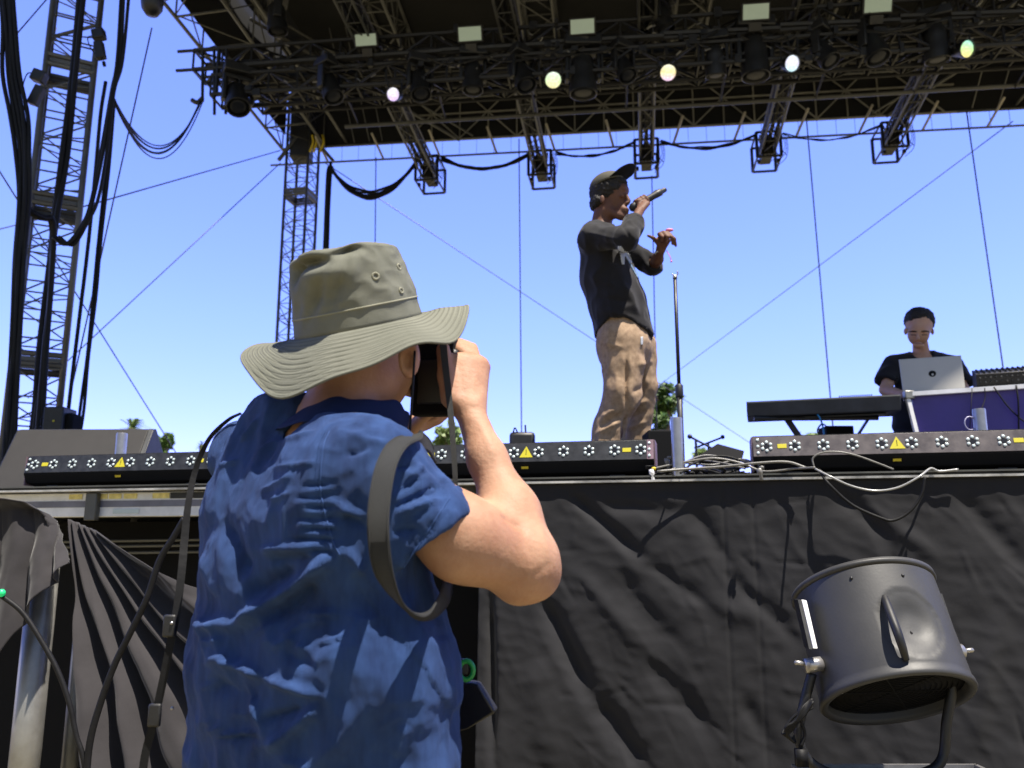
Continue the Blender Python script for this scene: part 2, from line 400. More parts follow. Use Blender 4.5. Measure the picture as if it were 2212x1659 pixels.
MB().box((pb.x, pb.y, 0.006), V((0.12, 0, 0)), V((0, 0.12, 0)), V((0, 0, 0.006))).build('base_plate', M['black_metal'], t)
t = thing('support_pole', 'thinner dark pole standing right behind the thick silver pole', 'pole', (pb.x+0.10, pb.y+0.12, 0))
MB().tube([(pb.x+0.105, pb.y+0.12, 0.01), (pb.x+0.105, pb.y+0.12, 1.40)], 0.03, 16).build('tube', M['alu_tower'], t, smooth=True)
MB().box((pb.x+0.105, pb.y+0.12, 0.006), V((0.07, 0, 0)), V((0, 0.07, 0)), V((0, 0, 0.006))).build('base_plate', M['black_metal'], t)

# ---------------------------------------------------------------- trusses
def truss_mb(P0, P1, side, up, n, rc, rb, mb=None, faces=(0, 1, 2, 3), nseg=6, xbr=False, joint=True):
    """box truss: P0,P1 = centre line; side/up half vectors"""
    mb = mb or MB(); P0, P1, side, up = V(P0), V(P1), V(side), V(up)
    off = [side+up, -side+up, -side-up, side-up]
    for o in off: mb.tube([P0+o, P1+o], rc, nseg)
    for f in faces:
        a, b_ = off[f], off[(f+1) % 4]
        for i in range(n):
            p, q = P0.lerp(P1, i/n), P0.lerp(P1, (i+1)/n)
            if (i+f) % 2 == 0: mb.tube([p+a, q+b_], rb, 4, cap=False)
            else: mb.tube([p+b_, q+a], rb, 4, cap=False)
            if xbr:
                if (i+f) % 2 == 0: mb.tube([p+b_, q+a], rb, 4, cap=False)
                else: mb.tube([p+a, q+b_], rb, 4, cap=False)
            if joint: mb.tube([p+a, p+b_], rb, 4, cap=False)
        mb.tube([P1+a, P1+b_], rb, 4, cap=False)
    return mb

def tower(name, label, base, yaw, half, H, n, rc, frames, m, rb=0.008):
    t = thing(name, label, 'truss tower', base)
    sx = V((math.cos(yaw), math.sin(yaw), 0))*half; sy = V((-math.sin(yaw), math.cos(yaw), 0))*half
    base = V(base)
    off = [sx+sy, -sx+sy, -sx-sy, sx-sy]
    for o in off: MB().tube([base+o, base+o+ZU*H], rc, 8).build('chord', m, t, smooth=True)
    lat = MB(); dz = H/n
    for f in range(4):
        a, b_ = off[f], off[(f+1) % 4]
        for i in range(n):
            z0, z1 = ZU*dz*i, ZU*dz*(i+1); mid = ZU*dz*(i+0.5)
            if i % 2: lat.tube([base+a+z0, base+b_+z1], rb, 4, cap=False)
            else: lat.tube([base+b_+z0, base+a+z1], rb, 4, cap=False)
            lat.tube([base+a+z0, base+b_+z0], rb, 4, cap=False)
            if i % 2: lat.tube([base+a+z0+ZU*0.05, base+b_+mid], rb*0.8, 4, cap=False)
    lat.build('lattice', m, t)
    for zf in frames:
        fr = MB()
        for f in range(4):
            a, b_ = off[f]*1.02, off[(f+1) % 4]*1.02
            for dzz in (0, 0.10): fr.tube([base+a+ZU*(zf+dzz), base+b_+ZU*(zf+dzz)], rc*0.9, 6)
            fr.box(base+(a+b_)/2+ZU*(zf+0.05), (b_-a)/2, ZU*0.02, (a+b_).normalized()*0.006)
        fr.build('joint_frame', m, t)
    MB().box(base+ZU*0.03, sx*1.8, sy*1.8, ZU*0.03).build('base_plate', m, t)
    return t
# near tower at the left
def base_at(x, y, Y):
    p = D(x, y, Y); return V((p.x, p.y, 0))
NT = base_at(102, 620, 8.0)
fr = []
for (x, y) in ((150, 160), (105, 450), (70, 785)):
    fr.append(D(x, y, 8.0).z - 0.05)
tower('truss_tower', 'tall aluminium lattice tower rising at the left behind black cables', NT, math.radians(28), 0.215, 9.6, 34, 0.030, fr, M['alu_tower'], 0.0095)
FT = base_at(640, 620, 13.9)
tower('truss_tower', 'far slender lattice tower under the rear left corner of the roof', FT, math.radians(-12), 0.205, 9.3, 34, 0.026, [D(640, 430, 13.9).z], M['alu_tower'], 0.008)
FR = FT + 12.7*V((math.cos(math.radians(6.6)), -math.sin(math.radians(6.6)), 0))
tower('truss_tower', 'pale lattice tower at the right edge under the rear right roof corner', FR, math.radians(-12), 0.205, 9.6, 34, 0.026, [8.0], M['alu'], 0.008)

# ---------------------------------------------------------------- roof
RY = math.radians(6.6); RA = V((math.cos(RY), -math.sin(RY), 0)); RF = V((-math.sin(RY), -math.cos(RY), 0)) # along, to the front
RC = D(610, 322, 13.9)  # rear left corner of the rear lower chord
def Rp(u, f, z): return RC + RA*u + RF*f + ZU*(z + 0.012*f)
WR = 13.5; DR = 9.8
roof = thing('stage_roof', 'big dark truss roof covering the stage', 'roof', (RC.x+6, RC.y-5, RC.z))
# rear: lower thin chord, main chord, crossed lattice
low = -0.30
rb = MB()
rb.tube([Rp(-0.2, 0, low), Rp(WR, 0, low)], 0.018, 6)
for k in range(44): 
    u = 0.5+k*0.30
    if u < WR: rb.tube([Rp(u, 0, low), Rp(u, 0, 0)], 0.004, 4)
rb.build('lower_chord', M['alu_tower'], roof)
rb = MB()
for k in range(0, 13):
    u = 0.85+k*1.0
    if u < WR: rb.tube([Rp(u, -0.02, low+0.01), Rp(u-0.12 if u < 6 else u+0.14, 0.35, 0.02)], 0.022, 6)
rb.build('strut', mat('pale_strut', (0.42, 0.38, 0.29), 0.5, var=0.2, vscale=4), roof)
def lattice(f, z0, z1, u0, u1, step, rc, rr, m, mid=True, nm='rear_truss'):
    q = MB(); zs = [z0, z1] + ([(z0+z1)/2] if mid else [])
    for z in zs: q.tube([Rp(u0, f, z), Rp(u1, f, z)], rc, 6)
    n = int((u1-u0)/step); zm = (z0+z1)/2
    for i in range(n):
        a = u0+i*step; c2 = a+step
        if mid:
            q.tube([Rp(a, f, z0 if i % 2 == 0 else z1), Rp(c2, f, z1 if i % 2 == 0 else z0)], rr, 4, cap=False)
            q.tube([Rp(a, f+0.03, z1 if i % 2 == 0 else z0), Rp(c2, f+0.03, z0 if i % 2 == 0 else z1)], rr, 4, cap=False)
            q.tube([Rp(a+step/2, f, z0), Rp(a+step/2, f, zm)], rr, 4, cap=False)
        else:
            q.tube([Rp(a, f, z0), Rp(a+step/2, f, z1), Rp(c2, f, z0)], rr, 4, cap=False)
        q.tube([Rp(a, f, z0), Rp(a, f, z1)], rr, 4, cap=False)
    return q.build(nm, m, roof)
lattice(0.0, 0.0, 0.98, 2.2, 11.4, 1.0, 0.019, 0.016, mat('rear_aluminium', (0.24, 0.23, 0.19), 0.5, 0.2, var=0.25, vscale=3))
lattice(0.75, 0.35, 1.25, 2.2, 11.4, 1.0, 0.018, 0.011, M['alu_dull'])
MB().tube([Rp(0.0, 0, 0), Rp(2.2, 0, 0)], 0.018, 6).build('main_chord', M['alu_dull'], roof)
MB().tube([Rp(11.2, 0, 0), Rp(WR+0.2, 0, 0)], 0.018, 6).build('main_chord', M['alu_dull'], roof)
# corner bays: plain black with long diagonals
q = MB()
for (u0, u1) in ((0.15, 3.2), (WR-0.2, WR-3.2)):
    q.tube([Rp(u1, 0.0, -0.02), Rp(u0, 1.9, 1.25)], 0.026, 6); q.tube([Rp(u1-0.25*(1 if u1 > 5 else -1), 0.1, 0), Rp(u0+0.2, 2.1, 1.3)], 0.018, 6)
    q.tube([Rp(u0, 1.2, 0.75), Rp(u1, 1.0, 0.85)], 0.016, 6)
for u in (1.35, 1.62, 1.85, WR-1.5, WR-1.9): q.tube([Rp(u, 0.1, 0), Rp(u, 1.6, 1.2)], 0.012, 4)
q.build('corner_brace', M['alu_dull'], roof)
# side trusses running to the front
for u0, nm in ((0.0, 'side_truss'), (WR, 'side_truss')):
    sg = 1 if u0 < 1 else -1
    q = MB()
    for (du, dz) in ((0, 0.0), (0.75*sg, 0.05), (0.0, 0.62), (0.75*sg, 0.66), (1.15*sg, 0.1)):
        q.tube([Rp(u0+du, -0.1, dz), Rp(u0+du, DR, dz)], 0.026, 6)
    n = 13
    for i in range(n+1):
        f = DR*i/n
        q.tube([Rp(u0, f, 0), Rp(u0+0.75*sg, f, 0.05)], 0.017, 4); q.tube([Rp(u0, f, 0), Rp(u0, f, 0.62)], 0.014, 4); q.tube([Rp(u0+0.75*sg, f, 0.05), Rp(u0+0.75*sg, f, 0.66)], 0.014, 4)
        if i < n:
            f2 = DR*(i+1)/n; a, c2 = (0.62, 0.0) if i % 2 else (0.0, 0.62)
            q.tube([Rp(u0, f, a), Rp(u0, f2, c2)], 0.012, 4); q.tube([Rp(u0+0.75*sg, f, c2+0.05), Rp(u0+0.75*sg, f2, a+0.05)], 0.012, 4)
            q.tube([Rp(u0+(0 if i % 2 else 0.75*sg), f, 0.03), Rp(u0+(0.75*sg if i % 2 else 0), f2, 0.03)], 0.010, 4)
    q.build(nm, M['alu_dull'], roof)
# main rafters running to the front above the lighting
for u0 in (2.35, 4.75, 7.0, 9.3, 11.3):
    q = truss_mb(Rp(u0, 0.3, 0.95), Rp(u0, DR, 0.95), RA*0.24, ZU*0.30, 16, 0.026, 0.012)
    q.build('rafter_truss', M['alu_dull'], roof)
for f in (2.9, 4.6, 6.4, 8.2):
    q = MB().tube([Rp(0.4, f, 0.9), Rp(WR-0.4, f, 0.9)], 0.032, 6).tube([Rp(0.4, f+0.35, 1.2), Rp(WR-0.4, f+0.35, 1.2)], 0.02, 6)
    for k in range(12):
        q.tube([Rp(0.6+k, f, 0.9), Rp(1.1+k, f+0.35, 1.2), Rp(1.6+k, f, 0.9)], 0.009, 4)
    q.build('purlin', M['alu_dull'], roof)
MB().grid([[Rp(u, f, 1.45+0.12*math.sin(f*2.1)) for u in np.linspace(0.2, WR-0.2, 24)] for f in np.linspace(0.0, DR+0.2, 24)]).build('roof_skin', M['skin_roof'], roof, smooth=True, solid=0.01)
MB().grid([[Rp(u, -0.06, z) for u in np.linspace(0.1, WR+0.2, 14)] for z in (0.01, 1.5)]).build('rear_valance', M['skin_black'], roof, solid=0.01)
for u0 in (0.12, WR-0.05):
    MB().grid([[Rp(u0, f, z) for f in np.linspace(0.2, DR, 14)] for z in (0.16, 1.66)]).build('side_valance', M['skin_black'], roof, solid=0.01)
# inner black sheet across the rear bays
MB().grid([[Rp(u, f, z) for u in np.linspace(0.8, WR-0.8, 14)] for f, z in ((0.9, 1.28), (1.6, 1.30), (4.0, 1.34))]).build('liner_sheet', M['skin_black'], roof, solid=0.01)
# corner hardware of the far towers
for base, sg in ((FT, 1), (FR, -1)):
    q = MB(); c0 = V((base.x, base.y, Rp(0 if sg > 0 else WR, 0, 0).z))
    q.box(c0+V((0, -0.1, 0.02)), V((0.17, 0, 0)), V((0, 0.17, 0)), V((0, 0, 0.28)))
    q.build('corner_block', M['black_metal'], roof, bevel=0.02)
    q = MB()
    q.ribbon([c0+V((-0.05, -0.25, 0.1)), c0+V((-0.34, -0.3, -0.36))], V((0, 1, 0)), 0.05, 0.05)
    q.ribbon([c0+V((0.22, -0.25, 0.1)), c0+V((0.62, -0.3, -0.38))], V((0, 1, 0)), 0.06, 0.05)
    q.build('corner_arm', M['alu_dull'], roof)
    q = MB()
    for dx in (0.22, 0.28, 0.4): q.tube(bez([c0+V((dx, -0.28, 0.12)), c0+V((dx+0.03, -0.3, -0.02)), c0+V((dx-0.02, -0.3, -0.2))], 4), 0.022, 6)
    q.build('yellow_sling', M['strap_yellow'], roof)

# ---------------------------------------------------------------- five lighting trusses with hanging pods
pods = []
POS = [(930, 378), (1170, 367), (1396, 343), (1655, 328), (1922, 308)]
PW = ['leftmost', 'second from left', 'middle', 'fourth from left', 'rightmost']
PL = ['above the bucket hat', 'left of the performer', 'directly above the performer cap', 'right of the performer', 'near the right edge']
TD = V((math.sin(math.radians(8.6)), math.cos(math.radians(8.6)), -0.085)).normalized()
TS = TD.cross(ZU).normalized(); TU = TS.cross(TD).normalized()
for k, (x, y) in enumerate(POS):
    Yp = 13.3 - (x-930)*0.00068*1.3
    e = D(x, y, Yp); pods.append(e)
    f0 = e - TD*8.5
    t = thing('lighting_truss', '%s of five trusses ending in hanging boxes, %s' % (PW[k], PL[k]), 'truss', e, 'black trusses ending in boxes below the roof')
    q = truss_mb(e - TD*0.12, f0, TS*0.105, TU*0.105, 22, 0.018, 0.008)
    q.build('truss_beam', M['alu_dull'], t)
    q = MB()
    for du in (-0.085, 0.0, 0.085): q.tube([e+TS*du+TU*0.02, e - TD*8+TS*du+TU*0.02], 0.03, 6)
    q.build('cable_bundle', M['cable'], t)
    q = MB(); hx, hz, hy = 0.185, 0.21, 0.28; yv = V((TD.x, TD.y, 0)).normalized()
    for sx in (-1, 1):
        for sy in (-1, 1): q.tube([e+TS*hx*sx+yv*hy*sy-ZU*hz, e+TS*hx*sx+yv*hy*sy+ZU*hz], 0.026, 6)
    for sz in (-1, 1):
        for s_ in (-1, 1):
            q.tube([e-TS*hx+yv*hy*s_+ZU*hz*sz, e+TS*hx+yv*hy*s_+ZU*hz*sz], 0.021, 6); q.tube([e+TS*hx*s_-yv*hy+ZU*hz*sz, e+TS*hx*s_+yv*hy+ZU*hz*sz], 0.016, 6)
    for s_ in (-1, 1):
        q.tube([e-TS*hx*0.55-yv*hy-ZU*hz, e-TS*hx*0.55-yv*hy+ZU*hz], 0.012, 4); q.tube([e+TS*hx*0.55-yv*hy-ZU*hz, e+TS*hx*0.55-yv*hy+ZU*hz], 0.012, 4)
    for i in range(4):
        a = -hx*0.9+i*hx*0.6; q.tube([e+TS*a-yv*hy-ZU*hz, e+TS*(a+0.05)-yv*hy-ZU*(hz-0.06), e+TS*(a+0.1)-yv*hy-ZU*hz], 0.009, 4)
    for sx in (-1, 1): q.box(e+TS*hx*sx*0.8-ZU*(hz+0.035)-yv*hy*0.6, TS*0.022, yv*0.03, ZU*0.028)
    q.build('hanging_frame', M['black_truss'], t)
    q = MB().box(e+ZU*0.02, TS*0.085, yv*0.2, ZU*0.15); q.build('power_box', M['black_metal'], t, bevel=0.01)
    q = MB()
    rng = random.Random(k)
    for i in range(3):
        dx = hx*(1.05+0.12*i); q.tube(bez([e+TS*dx-yv*hy+ZU*0.16, e+TS*(dx+0.05)-yv*hy, e+TS*(dx+0.02)-yv*hy-ZU*(0.14+0.05*i), e+TS*(0.02+0.05*i)-yv*hy-ZU*(0.30+0.04*i)], 6), 0.005, 5)
    for i in range(4):
        q.tube(bez([e+TS*(-0.1+0.06*i)+ZU*0.19, e+TS*(-0.08+0.06*i)+ZU*0.3, e+TS*(-0.05+0.05*i)+ZU*0.21], 5), 0.012, 5)
    q.build('cable_loop', M['cable'], t)
# cables slung from pod to pod
def bundle(name, label, a, b_, drop, rs, spread, m=None, n=26):
    q = MB(); rng = random.Random(int(abs(a[0])*100))
    for i, r in enumerate(rs):
        d = drop*(1-0.06*i*spread)
        pts = sag(V(a)+V((0, 0.02*i, -0.01*i)), V(b_)+V((0, 0.02*i, -0.01*i)), d, n)
        q.tube([p+V((0, 0, 0.008*math.sin(j*0.9+i*2))) for j, p in enumerate(pts)], r, 6)
    return tag(q.build(name, m or M['cable'], smooth=True), label, 'cable', 'cable bundles slung between the hanging boxes')
e0 = D(714, 362, 13.4)
bundle('cable_bundle', 'thick cable bundle slung from the roof corner to the leftmost hanging box', e0, pods[0]+V((-0.2, -0.25, 0.16)), 0.62, [0.030, 0.028, 0.016, 0.024], 1.6)
bundle('cable_bundle', 'cable bundle sagging between the leftmost and second hanging boxes', pods[0]+V((0.2, -0.25, 0.2)), pods[1]+V((-0.2, -0.25, 0.18)), 0.24, [0.028, 0.024, 0.022], 1.5)
bundle('cable_bundle', 'cables sagging between the second hanging box and the one above the performer', pods[1]+V((0.22, -0.25, 0.2)), pods[2]+V((-0.2, -0.25, 0.2)), 0.17, [0.016, 0.012, 0.012], 3)
bundle('cable_bundle', 'cables sagging to the right of the hanging box above the performer', pods[2]+V((0.2, -0.25, 0.2)), pods[3]+V((-0.2, -0.25, 0.2)), 0.21, [0.016, 0.013, 0.012], 3)
bundle('cable_bundle', 'thin cable sagging between the fourth and rightmost hanging boxes', pods[3]+V((0.2, -0.25, 0.2)), pods[4]+V((-0.2, -0.25, 0.2)), 0.19, [0.011, 0.009], 1)
q = MB()
for i, dx in enumerate((0, 0.03, -0.03)):
    q.tube(bez([e0+V((dx, 0, 0.02)), e0+V((dx-0.02, 0, -0.15)), e0+V((dx-0.03, 0.02*i, -0.8)), e0+V((dx-0.02, 0, -1.6)), e0+V((dx-0.05, 0, -3.2)), V((e0.x-0.05+dx, e0.y, DECK))], 6), 0.026, 6)
q.tube([e0+V((0, 0, 0.1)), e0], 0.03, 6)
tag(q.build('hanging_cable', M['cable'], smooth=True), 'thick black cable hanging straight down behind the hat from the roof edge', 'cable')

# ---------------------------------------------------------------- big black front lighting truss
LL = D(437, 168, 10.3)
def Lp(u, w, z): return LL + RA*u + RF*w + ZU*(z+0.0*u)
front = thing('front_truss', 'long black lighting truss crowded with lamps across the top of the picture', 'truss', Lp(5, 0, 0))
for nm, zc in (('upper_truss', 0.16), ('lower_truss', -0.22)):
    q = truss_mb(Lp(-0.05 if zc > 0 else 0.22, 0, zc), Lp(13.6, 0, zc), RF*0.17, ZU*0.14, 34, 0.030, 0.016); q.build(nm, M['black_truss'], front)
q = MB()
for (u, a) in ((0.12, -0.45), (0.28, -0.45), (0.45, -0.35)):
    q.tube([Lp(u-0.05, -0.17, 0.30), Lp(u, -0.17, a)], 0.022, 6); q.tube([Lp(u-0.05, 0.17, 0.30), Lp(u, 0.17, a)], 0.022, 6)
for zz in (0.30, 0.02): q.tube([Lp(-0.28, 0.17, zz), Lp(0.4, 0.17, zz)], 0.022, 6)
q.tube([Lp(-0.02, 0.17, 0.0), Lp(0.34, 0.17, -0.38)], 0.018, 6)
q.tube([Lp(0.34, 0.17, -0.36), Lp(0.9, 0.17, -0.36)], 0.02, 6)
q.tube(bez([Lp(0.12, 0.17, -0.40), Lp(0.05, 0.17, -0.46), Lp(-0.03, 0.17, -0.42)], 5), 0.03, 6); q.tube([Lp(0.12, 0.17, -0.1), Lp(0.45, 0.17, -0.1)], 0.02, 6); q.tube([Lp(0.3, 0.17, 0.3), Lp(0.3, 0.17, -0.36)], 0.03, 6)
q.build('end_frame', M['black_truss'], front)
# clutter on the truss: clamps, cables, boxes
rng = random.Random(3)
q = MB()
for i in range(70):
    u = 0.7+rng.random()*12.6; z = rng.choice((0.30, 0.02, -0.08, -0.36)); q.box(Lp(u, 0.17+rng.random()*0.04, z+rng.uniform(-0.04, 0.04)), RA*rng.uniform(0.02, 0.05), RF*0.03, ZU*rng.uniform(0.03, 0.07))
for i in range(16):
    u = 0.6+rng.random()*12; w = rng.uniform(0.5, 1.2); q.tube(bez([Lp(u, 0.2, -0.05), Lp(u+w*0.3, 0.22, -0.05-rng.uniform(0.05, 0.14)), Lp(u+w*0.7, 0.22, -0.05-rng.uniform(0.05, 0.14)), Lp(u+w, 0.2, -0.05)], 6), 0.014, 5)
for i in range(9):
    q.tube([Lp(0.5+i*1.4, 0.2, 0.02+0.01*i % 3), Lp(1.9+i*1.4, 0.2, 0.03)], 0.035, 6)
q.build('clamp_and_cable', M['black_metal'], front)
for i in range(70):
    u = 0.9+rng.random()*12; z = rng.uniform(-0.3, 0.3); a = rng.uniform(-1, 1); MB().tube([Lp(u, 0.19, z), Lp(u+0.07*math.cos(a), 0.2, z+0.07*math.sin(a))], rng.uniform(0.006, 0.013), 5).build('clamp', M['alu'], front)
q = MB().tube([Lp(1.7, -0.9, -0.34), Lp(13.5, -0.9, -0.30)], 0.028, 8)
q.build('lower_pipe', M['alu_dull'], front)
for i in range(10): MB().tube([Lp(1.9+i*1.25, -0.9, -0.33), Lp(1.9+i*1.25, -0.17, -0.20)], 0.015, 5).build('pipe_arm', M['black_truss'], front)
q = truss_mb(Lp(0.5, -0.62, 0.10), Lp(13.6, -0.62, 0.10), RF*0.2, ZU*0.2, 30, 0.03, 0.016); q.build('rear_truss', M['black_truss'], front)
MB().box(Lp(7.2, -0.2, 0.08), RA*6.4, RF*0.02, ZU*0.10).build('cable_tray', M['black_metal'], front)
def dup(root, loc, R=None):
    r = root.copy(); SC.collection.objects.link(r)
    for ch in list(root.children):
        c = ch.copy(); SC.collection.objects.link(c); c.parent = r
        for g2 in list(ch.children):
            d = g2.copy(); SC.collection.objects.link(d); d.parent = c
    return r
def place(o, loc, R3):
    o.matrix_basis = Matrix.Translation(V(loc)) @ R3.to_4x4(); return o
# ---------------------------------------------------------------- moving head lamps (clamped under the truss)
M['lamp_body'] = mat('lamp_body', (0.009, 0.0095, 0.011), 0.45, var=0.3, vscale=9)
M['lamp_glass'] = mat('lamp_glass', (0.008, 0.010, 0.016), 0.45, spec=0.35)
def moving_head(tilt):
    t = thing('moving_head_lamp', 'x', 'stage lamp', (0, 0, 0), 'black moving lamps hanging under the front truss')
    q = MB().box((0, 0, -0.05), V((0.17, 0, 0)), V((0, 0.13, 0)), V((0, 0, 0.055))); q.build('base', M['lamp_body'], t, bevel=0.015)
    for s_ in (-1, 1): MB().box((0.11*s_, 0, 0.03), V((0.02, 0, 0)), V((0, 0.025, 0)), V((0, 0, 0.05))).build('clamp', M['alu_tower'], t)
    q = MB().box((0, 0, -0.125), V((0.15, 0, 0)), V((0, 0.05, 0)), V((0, 0, 0.025)))
    for s_ in (-1, 1): q.box((0.145*s_, 0, -0.26), V((0.02, 0, 0)), V((0, 0.05, 0)), V((0, 0, 0.15)))
    q.build('yoke', M['lamp_body'], t, bevel=0.01)
    ax = V((0, -math.sin(tilt), -math.cos(tilt))); c = V((0, 0, -0.33))
    q = MB().lathe(c, ax, [(0.001, -0.17), (0.075, -0.165), (0.105, -0.12), (0.115, -0.03), (0.115, 0.06), (0.125, 0.10), (0.128, 0.21), (0.118, 0.215), (0.108, 0.19)], 20)
    h = q.build('head', M['lamp_body'], t, smooth=True); sharp(h, 30)
    q = MB().lathe(c, ax, [(0.108, 0.195), (0.06, 0.203), (0.001, 0.206)], 20); q.build('lens', M['lamp_glass'], t, smooth=True)
    q = MB().tube(bez([V((0.1, 0.1, -0.05)), V((0.16, 0.16, -0.15)), V((0.05, 0.18, -0.1)), V((-0.05, 0.15, -0.02))], 6), 0.010, 5); q.build('power_lead', M['cable'], t, smooth=True)
    return t
heads = [ # x, y(centre of body), tilt, spin, scale, label
 (517, 170, .5, .5, 1.15, 'black moving lamp tilted to the left at the left end of the front truss'),
 (715, 155, .45, .9, 1.0, 'black moving lamp pointing down left of the pink lit round lamp'),
 (908, 148, .35, .4, 1.0, 'black moving lamp right of the pink lit round lamp'),
 (1022, 132, .1, .1, 1.0, 'black moving lamp pointing straight down under the second pale panel from the left'),
 (1128, 130, .45, .6, 1.0, 'black moving lamp just left of the green and white lit round lamp above the performer'),
 (1258, 110, .0, .0, 1.3, 'bulky black moving lamp hanging under the middle pale panel'),
 (1345, 118, .5, .5, .9, 'black moving lamp just left of the yellow and pink lit round lamp'),
 (1542, 100, .15, 2.9, .95, 'black moving lamp midway between the yellow and the pale blue lit round lamps'),
 (1626, 70, .0, .0, 1.3, 'bulky black moving lamp under the fourth pale panel'),
 (1772, 80, .5, .7, .95, 'black moving lamp right of the pale blue lit round lamp'),
 (1878, 55, .3, .5, 1.1, 'black moving lamp with a blue glint under the rightmost pale panel'),
 (2015, 50, .1, 2.7, 1.1, 'black moving lamp just left of the rightmost lit round lamp'),
 (601, 8, .1, 1.9, 1.0, 'black moving lamp hanging high at the top left of the roof'),
 (1430, 10, .2, .9, .9, 'black moving lamp at the top edge above the yellow and pink lit lamp')]
protos = {}
for i, (x, y, tl, sp, sc_, lb) in enumerate(heads):
    if tl not in protos: t = protos[tl] = moving_head(tl)
    else: t = dup(protos[tl], None)
    t['label'] = lb
    p = D(x, y-22, 10.15-(x-445)*0.00066)
    t.matrix_basis = Matrix.Translation(p) @ Matrix.Rotation(sp, 4, 'Z') @ Matrix.Scale(sc_*1.05, 4)
# big bell-like lamp hanging near the top left, closer to the camera
t = thing('hanging_lamp', 'large black bell shaped lamp hanging from above at the top left', 'stage lamp', D(330, -30, 7.2))
c0 = D(330, -30, 7.2); q = MB().lathe(c0, (0.05, 0, -1), [(0.001, -0.2), (0.16, -0.18), (0.19, 0.0), (0.165, 0.06), (0.10, 0.09), (0.105, 0.15), (0.095, 0.24), (0.06, 0.30), (0.001, 0.315)], 28)
q.build('housing', M['lamp_body'], t, smooth=True)
q = MB().tube([c0+V((0, 0, 0.15)), c0+V((0, 0, 3.4))], 0.012, 6).box(c0+V((0, 0, 0.22)), V((0.06, 0, 0)), V((0, 0.04, 0)), V((0, 0, 0.05))); q.build('hanger', M['black_metal'], t)
# LED round lamps, lit
def led_mat(name, cols):
    m = bpy.data.materials.new(name); m.use_nodes = True; N = m.node_tree.nodes; L = m.node_tree.links; b = N['Principled BSDF']
    co = N.new('ShaderNodeTexCoord'); w = N.new('ShaderNodeTexVoronoi'); w.inputs['Scale'].default_value = 38; L.new(co.outputs['Object'], w.inputs[0])
    sp = N.new('ShaderNodeSeparateXYZ'); L.new(co.outputs['Object'], sp.inputs[0])
    mr = N.new('ShaderNodeMapRange'); mr.inputs[1].default_value = -0.09; mr.inputs[2].default_value = 0.09; L.new(sp.outputs['Z'], mr.inputs[0])
    rp = N.new('ShaderNodeValToRGB'); rp.color_ramp.elements[0].color = (*cols[0], 1); rp.color_ramp.elements[1].color = (*cols[2], 1)
    e = rp.color_ramp.elements.new(0.5); e.color = (*cols[1], 1); L.new(mr.outputs[0], rp.inputs[0])
    m2 = N.new('ShaderNodeMapRange'); m2.inputs[1].default_value = 0.0; m2.inputs[2].default_value = 0.5; m2.inputs[3].default_value = 0.95; m2.inputs[4].default_value = 0.50; L.new(w.outputs['Distance'], m2.inputs[0])
    L.new(rp.outputs[0], b.inputs['Emission Color']); L.new(m2.outputs[0], b.inputs['Emission Strength']); b.inputs['Base Color'].default_value = (0.1, 0.1, 0.1, 1)
    return m
def par(x, y, r, cols, aim, lb):
    p = D(x, y, 10.0-(x-445)*0.00066); ax = V(aim).normalized()
    t = thing('round_led_lamp', lb, 'stage lamp', p, 'lit round lamps along the front truss')
    R_ = px(r, p.y)
    q = MB().lathe(p, ax, [(0.001, -0.20), (R_*0.7, -0.19), (R_*0.95, -0.08), (R_*1.12, 0.0), (R_*1.15, 0.03), (R_*1.05, 0.03), (R_*1.0, 0.0)], 24); h = q.build('housing', M['lamp_body'], t, smooth=True); sharp(h, 30)
    q = MB().lathe(p, ax, [(R_*1.02, 0.005), (R_*0.5, 0.014), (0.001, 0.018)], 24); q.build('lit_lens', led_mat('lit_led', cols), t, smooth=True)
    q = MB(); s_ = ax.cross(ZU).normalized()
    for k in (-1, 1): q.tube([p+s_*R_*1.2*k-ax*0.05, p+s_*R_*1.2*k-ax*0.05+ZU*0.22], 0.010, 5)
    q.tube([p+s_*R_*1.2-ax*0.05+ZU*0.22, p-s_*R_*1.2-ax*0.05+ZU*0.22], 0.012, 5); q.tube([p-ax*0.05+ZU*0.22, p-ax*0.05+ZU*0.36], 0.015, 5); q.build('bracket', M['black_metal'], t)
A1 = (-0.1, -1, -0.75)
par(850, 204, 15, [(0.8, 0.55, 1.0), (0.85, 0.75, 1.0), (1, 1, 1)], (-0.25, -1, -0.5), 'lit round lamp glowing pink, leftmost of the lit ones')
par(1195, 173, 18, [(1.0, 0.85, 0.45), (0.75, 1, 0.55), (0.9, 1, 0.9)], (-0.05, -1, -0.6), 'lit round lamp glowing green and white, second from the left')
par(1443, 157, 18, [(1.0, 0.65, 1.0), (1, 0.85, 0.4), (1, 1, 0.8)], (0.0, -1, -0.6), 'lit round lamp glowing yellow and pink above the performer')
par(1710, 137, 18, [(0.6, 0.95, 1.0), (0.85, 0.8, 1), (0.8, 0.95, 1)], (0.2, -1, -0.6), 'lit round lamp glowing pale blue, fourth from the left')
par(2087, 106, 19, [(1.0, 0.8, 0.3), (0.65, 1, 0.4), (0.4, 0.95, 0.8)], (0.25, -1, -0.5), 'lit round lamp glowing green and orange at the far right')
M['panel'] = mat('panel_light', (0.25, 0.30, 0.23), 0.35, emit=(0.46, 0.56, 0.42), estr=0.12, var=0.05, vscale=5)
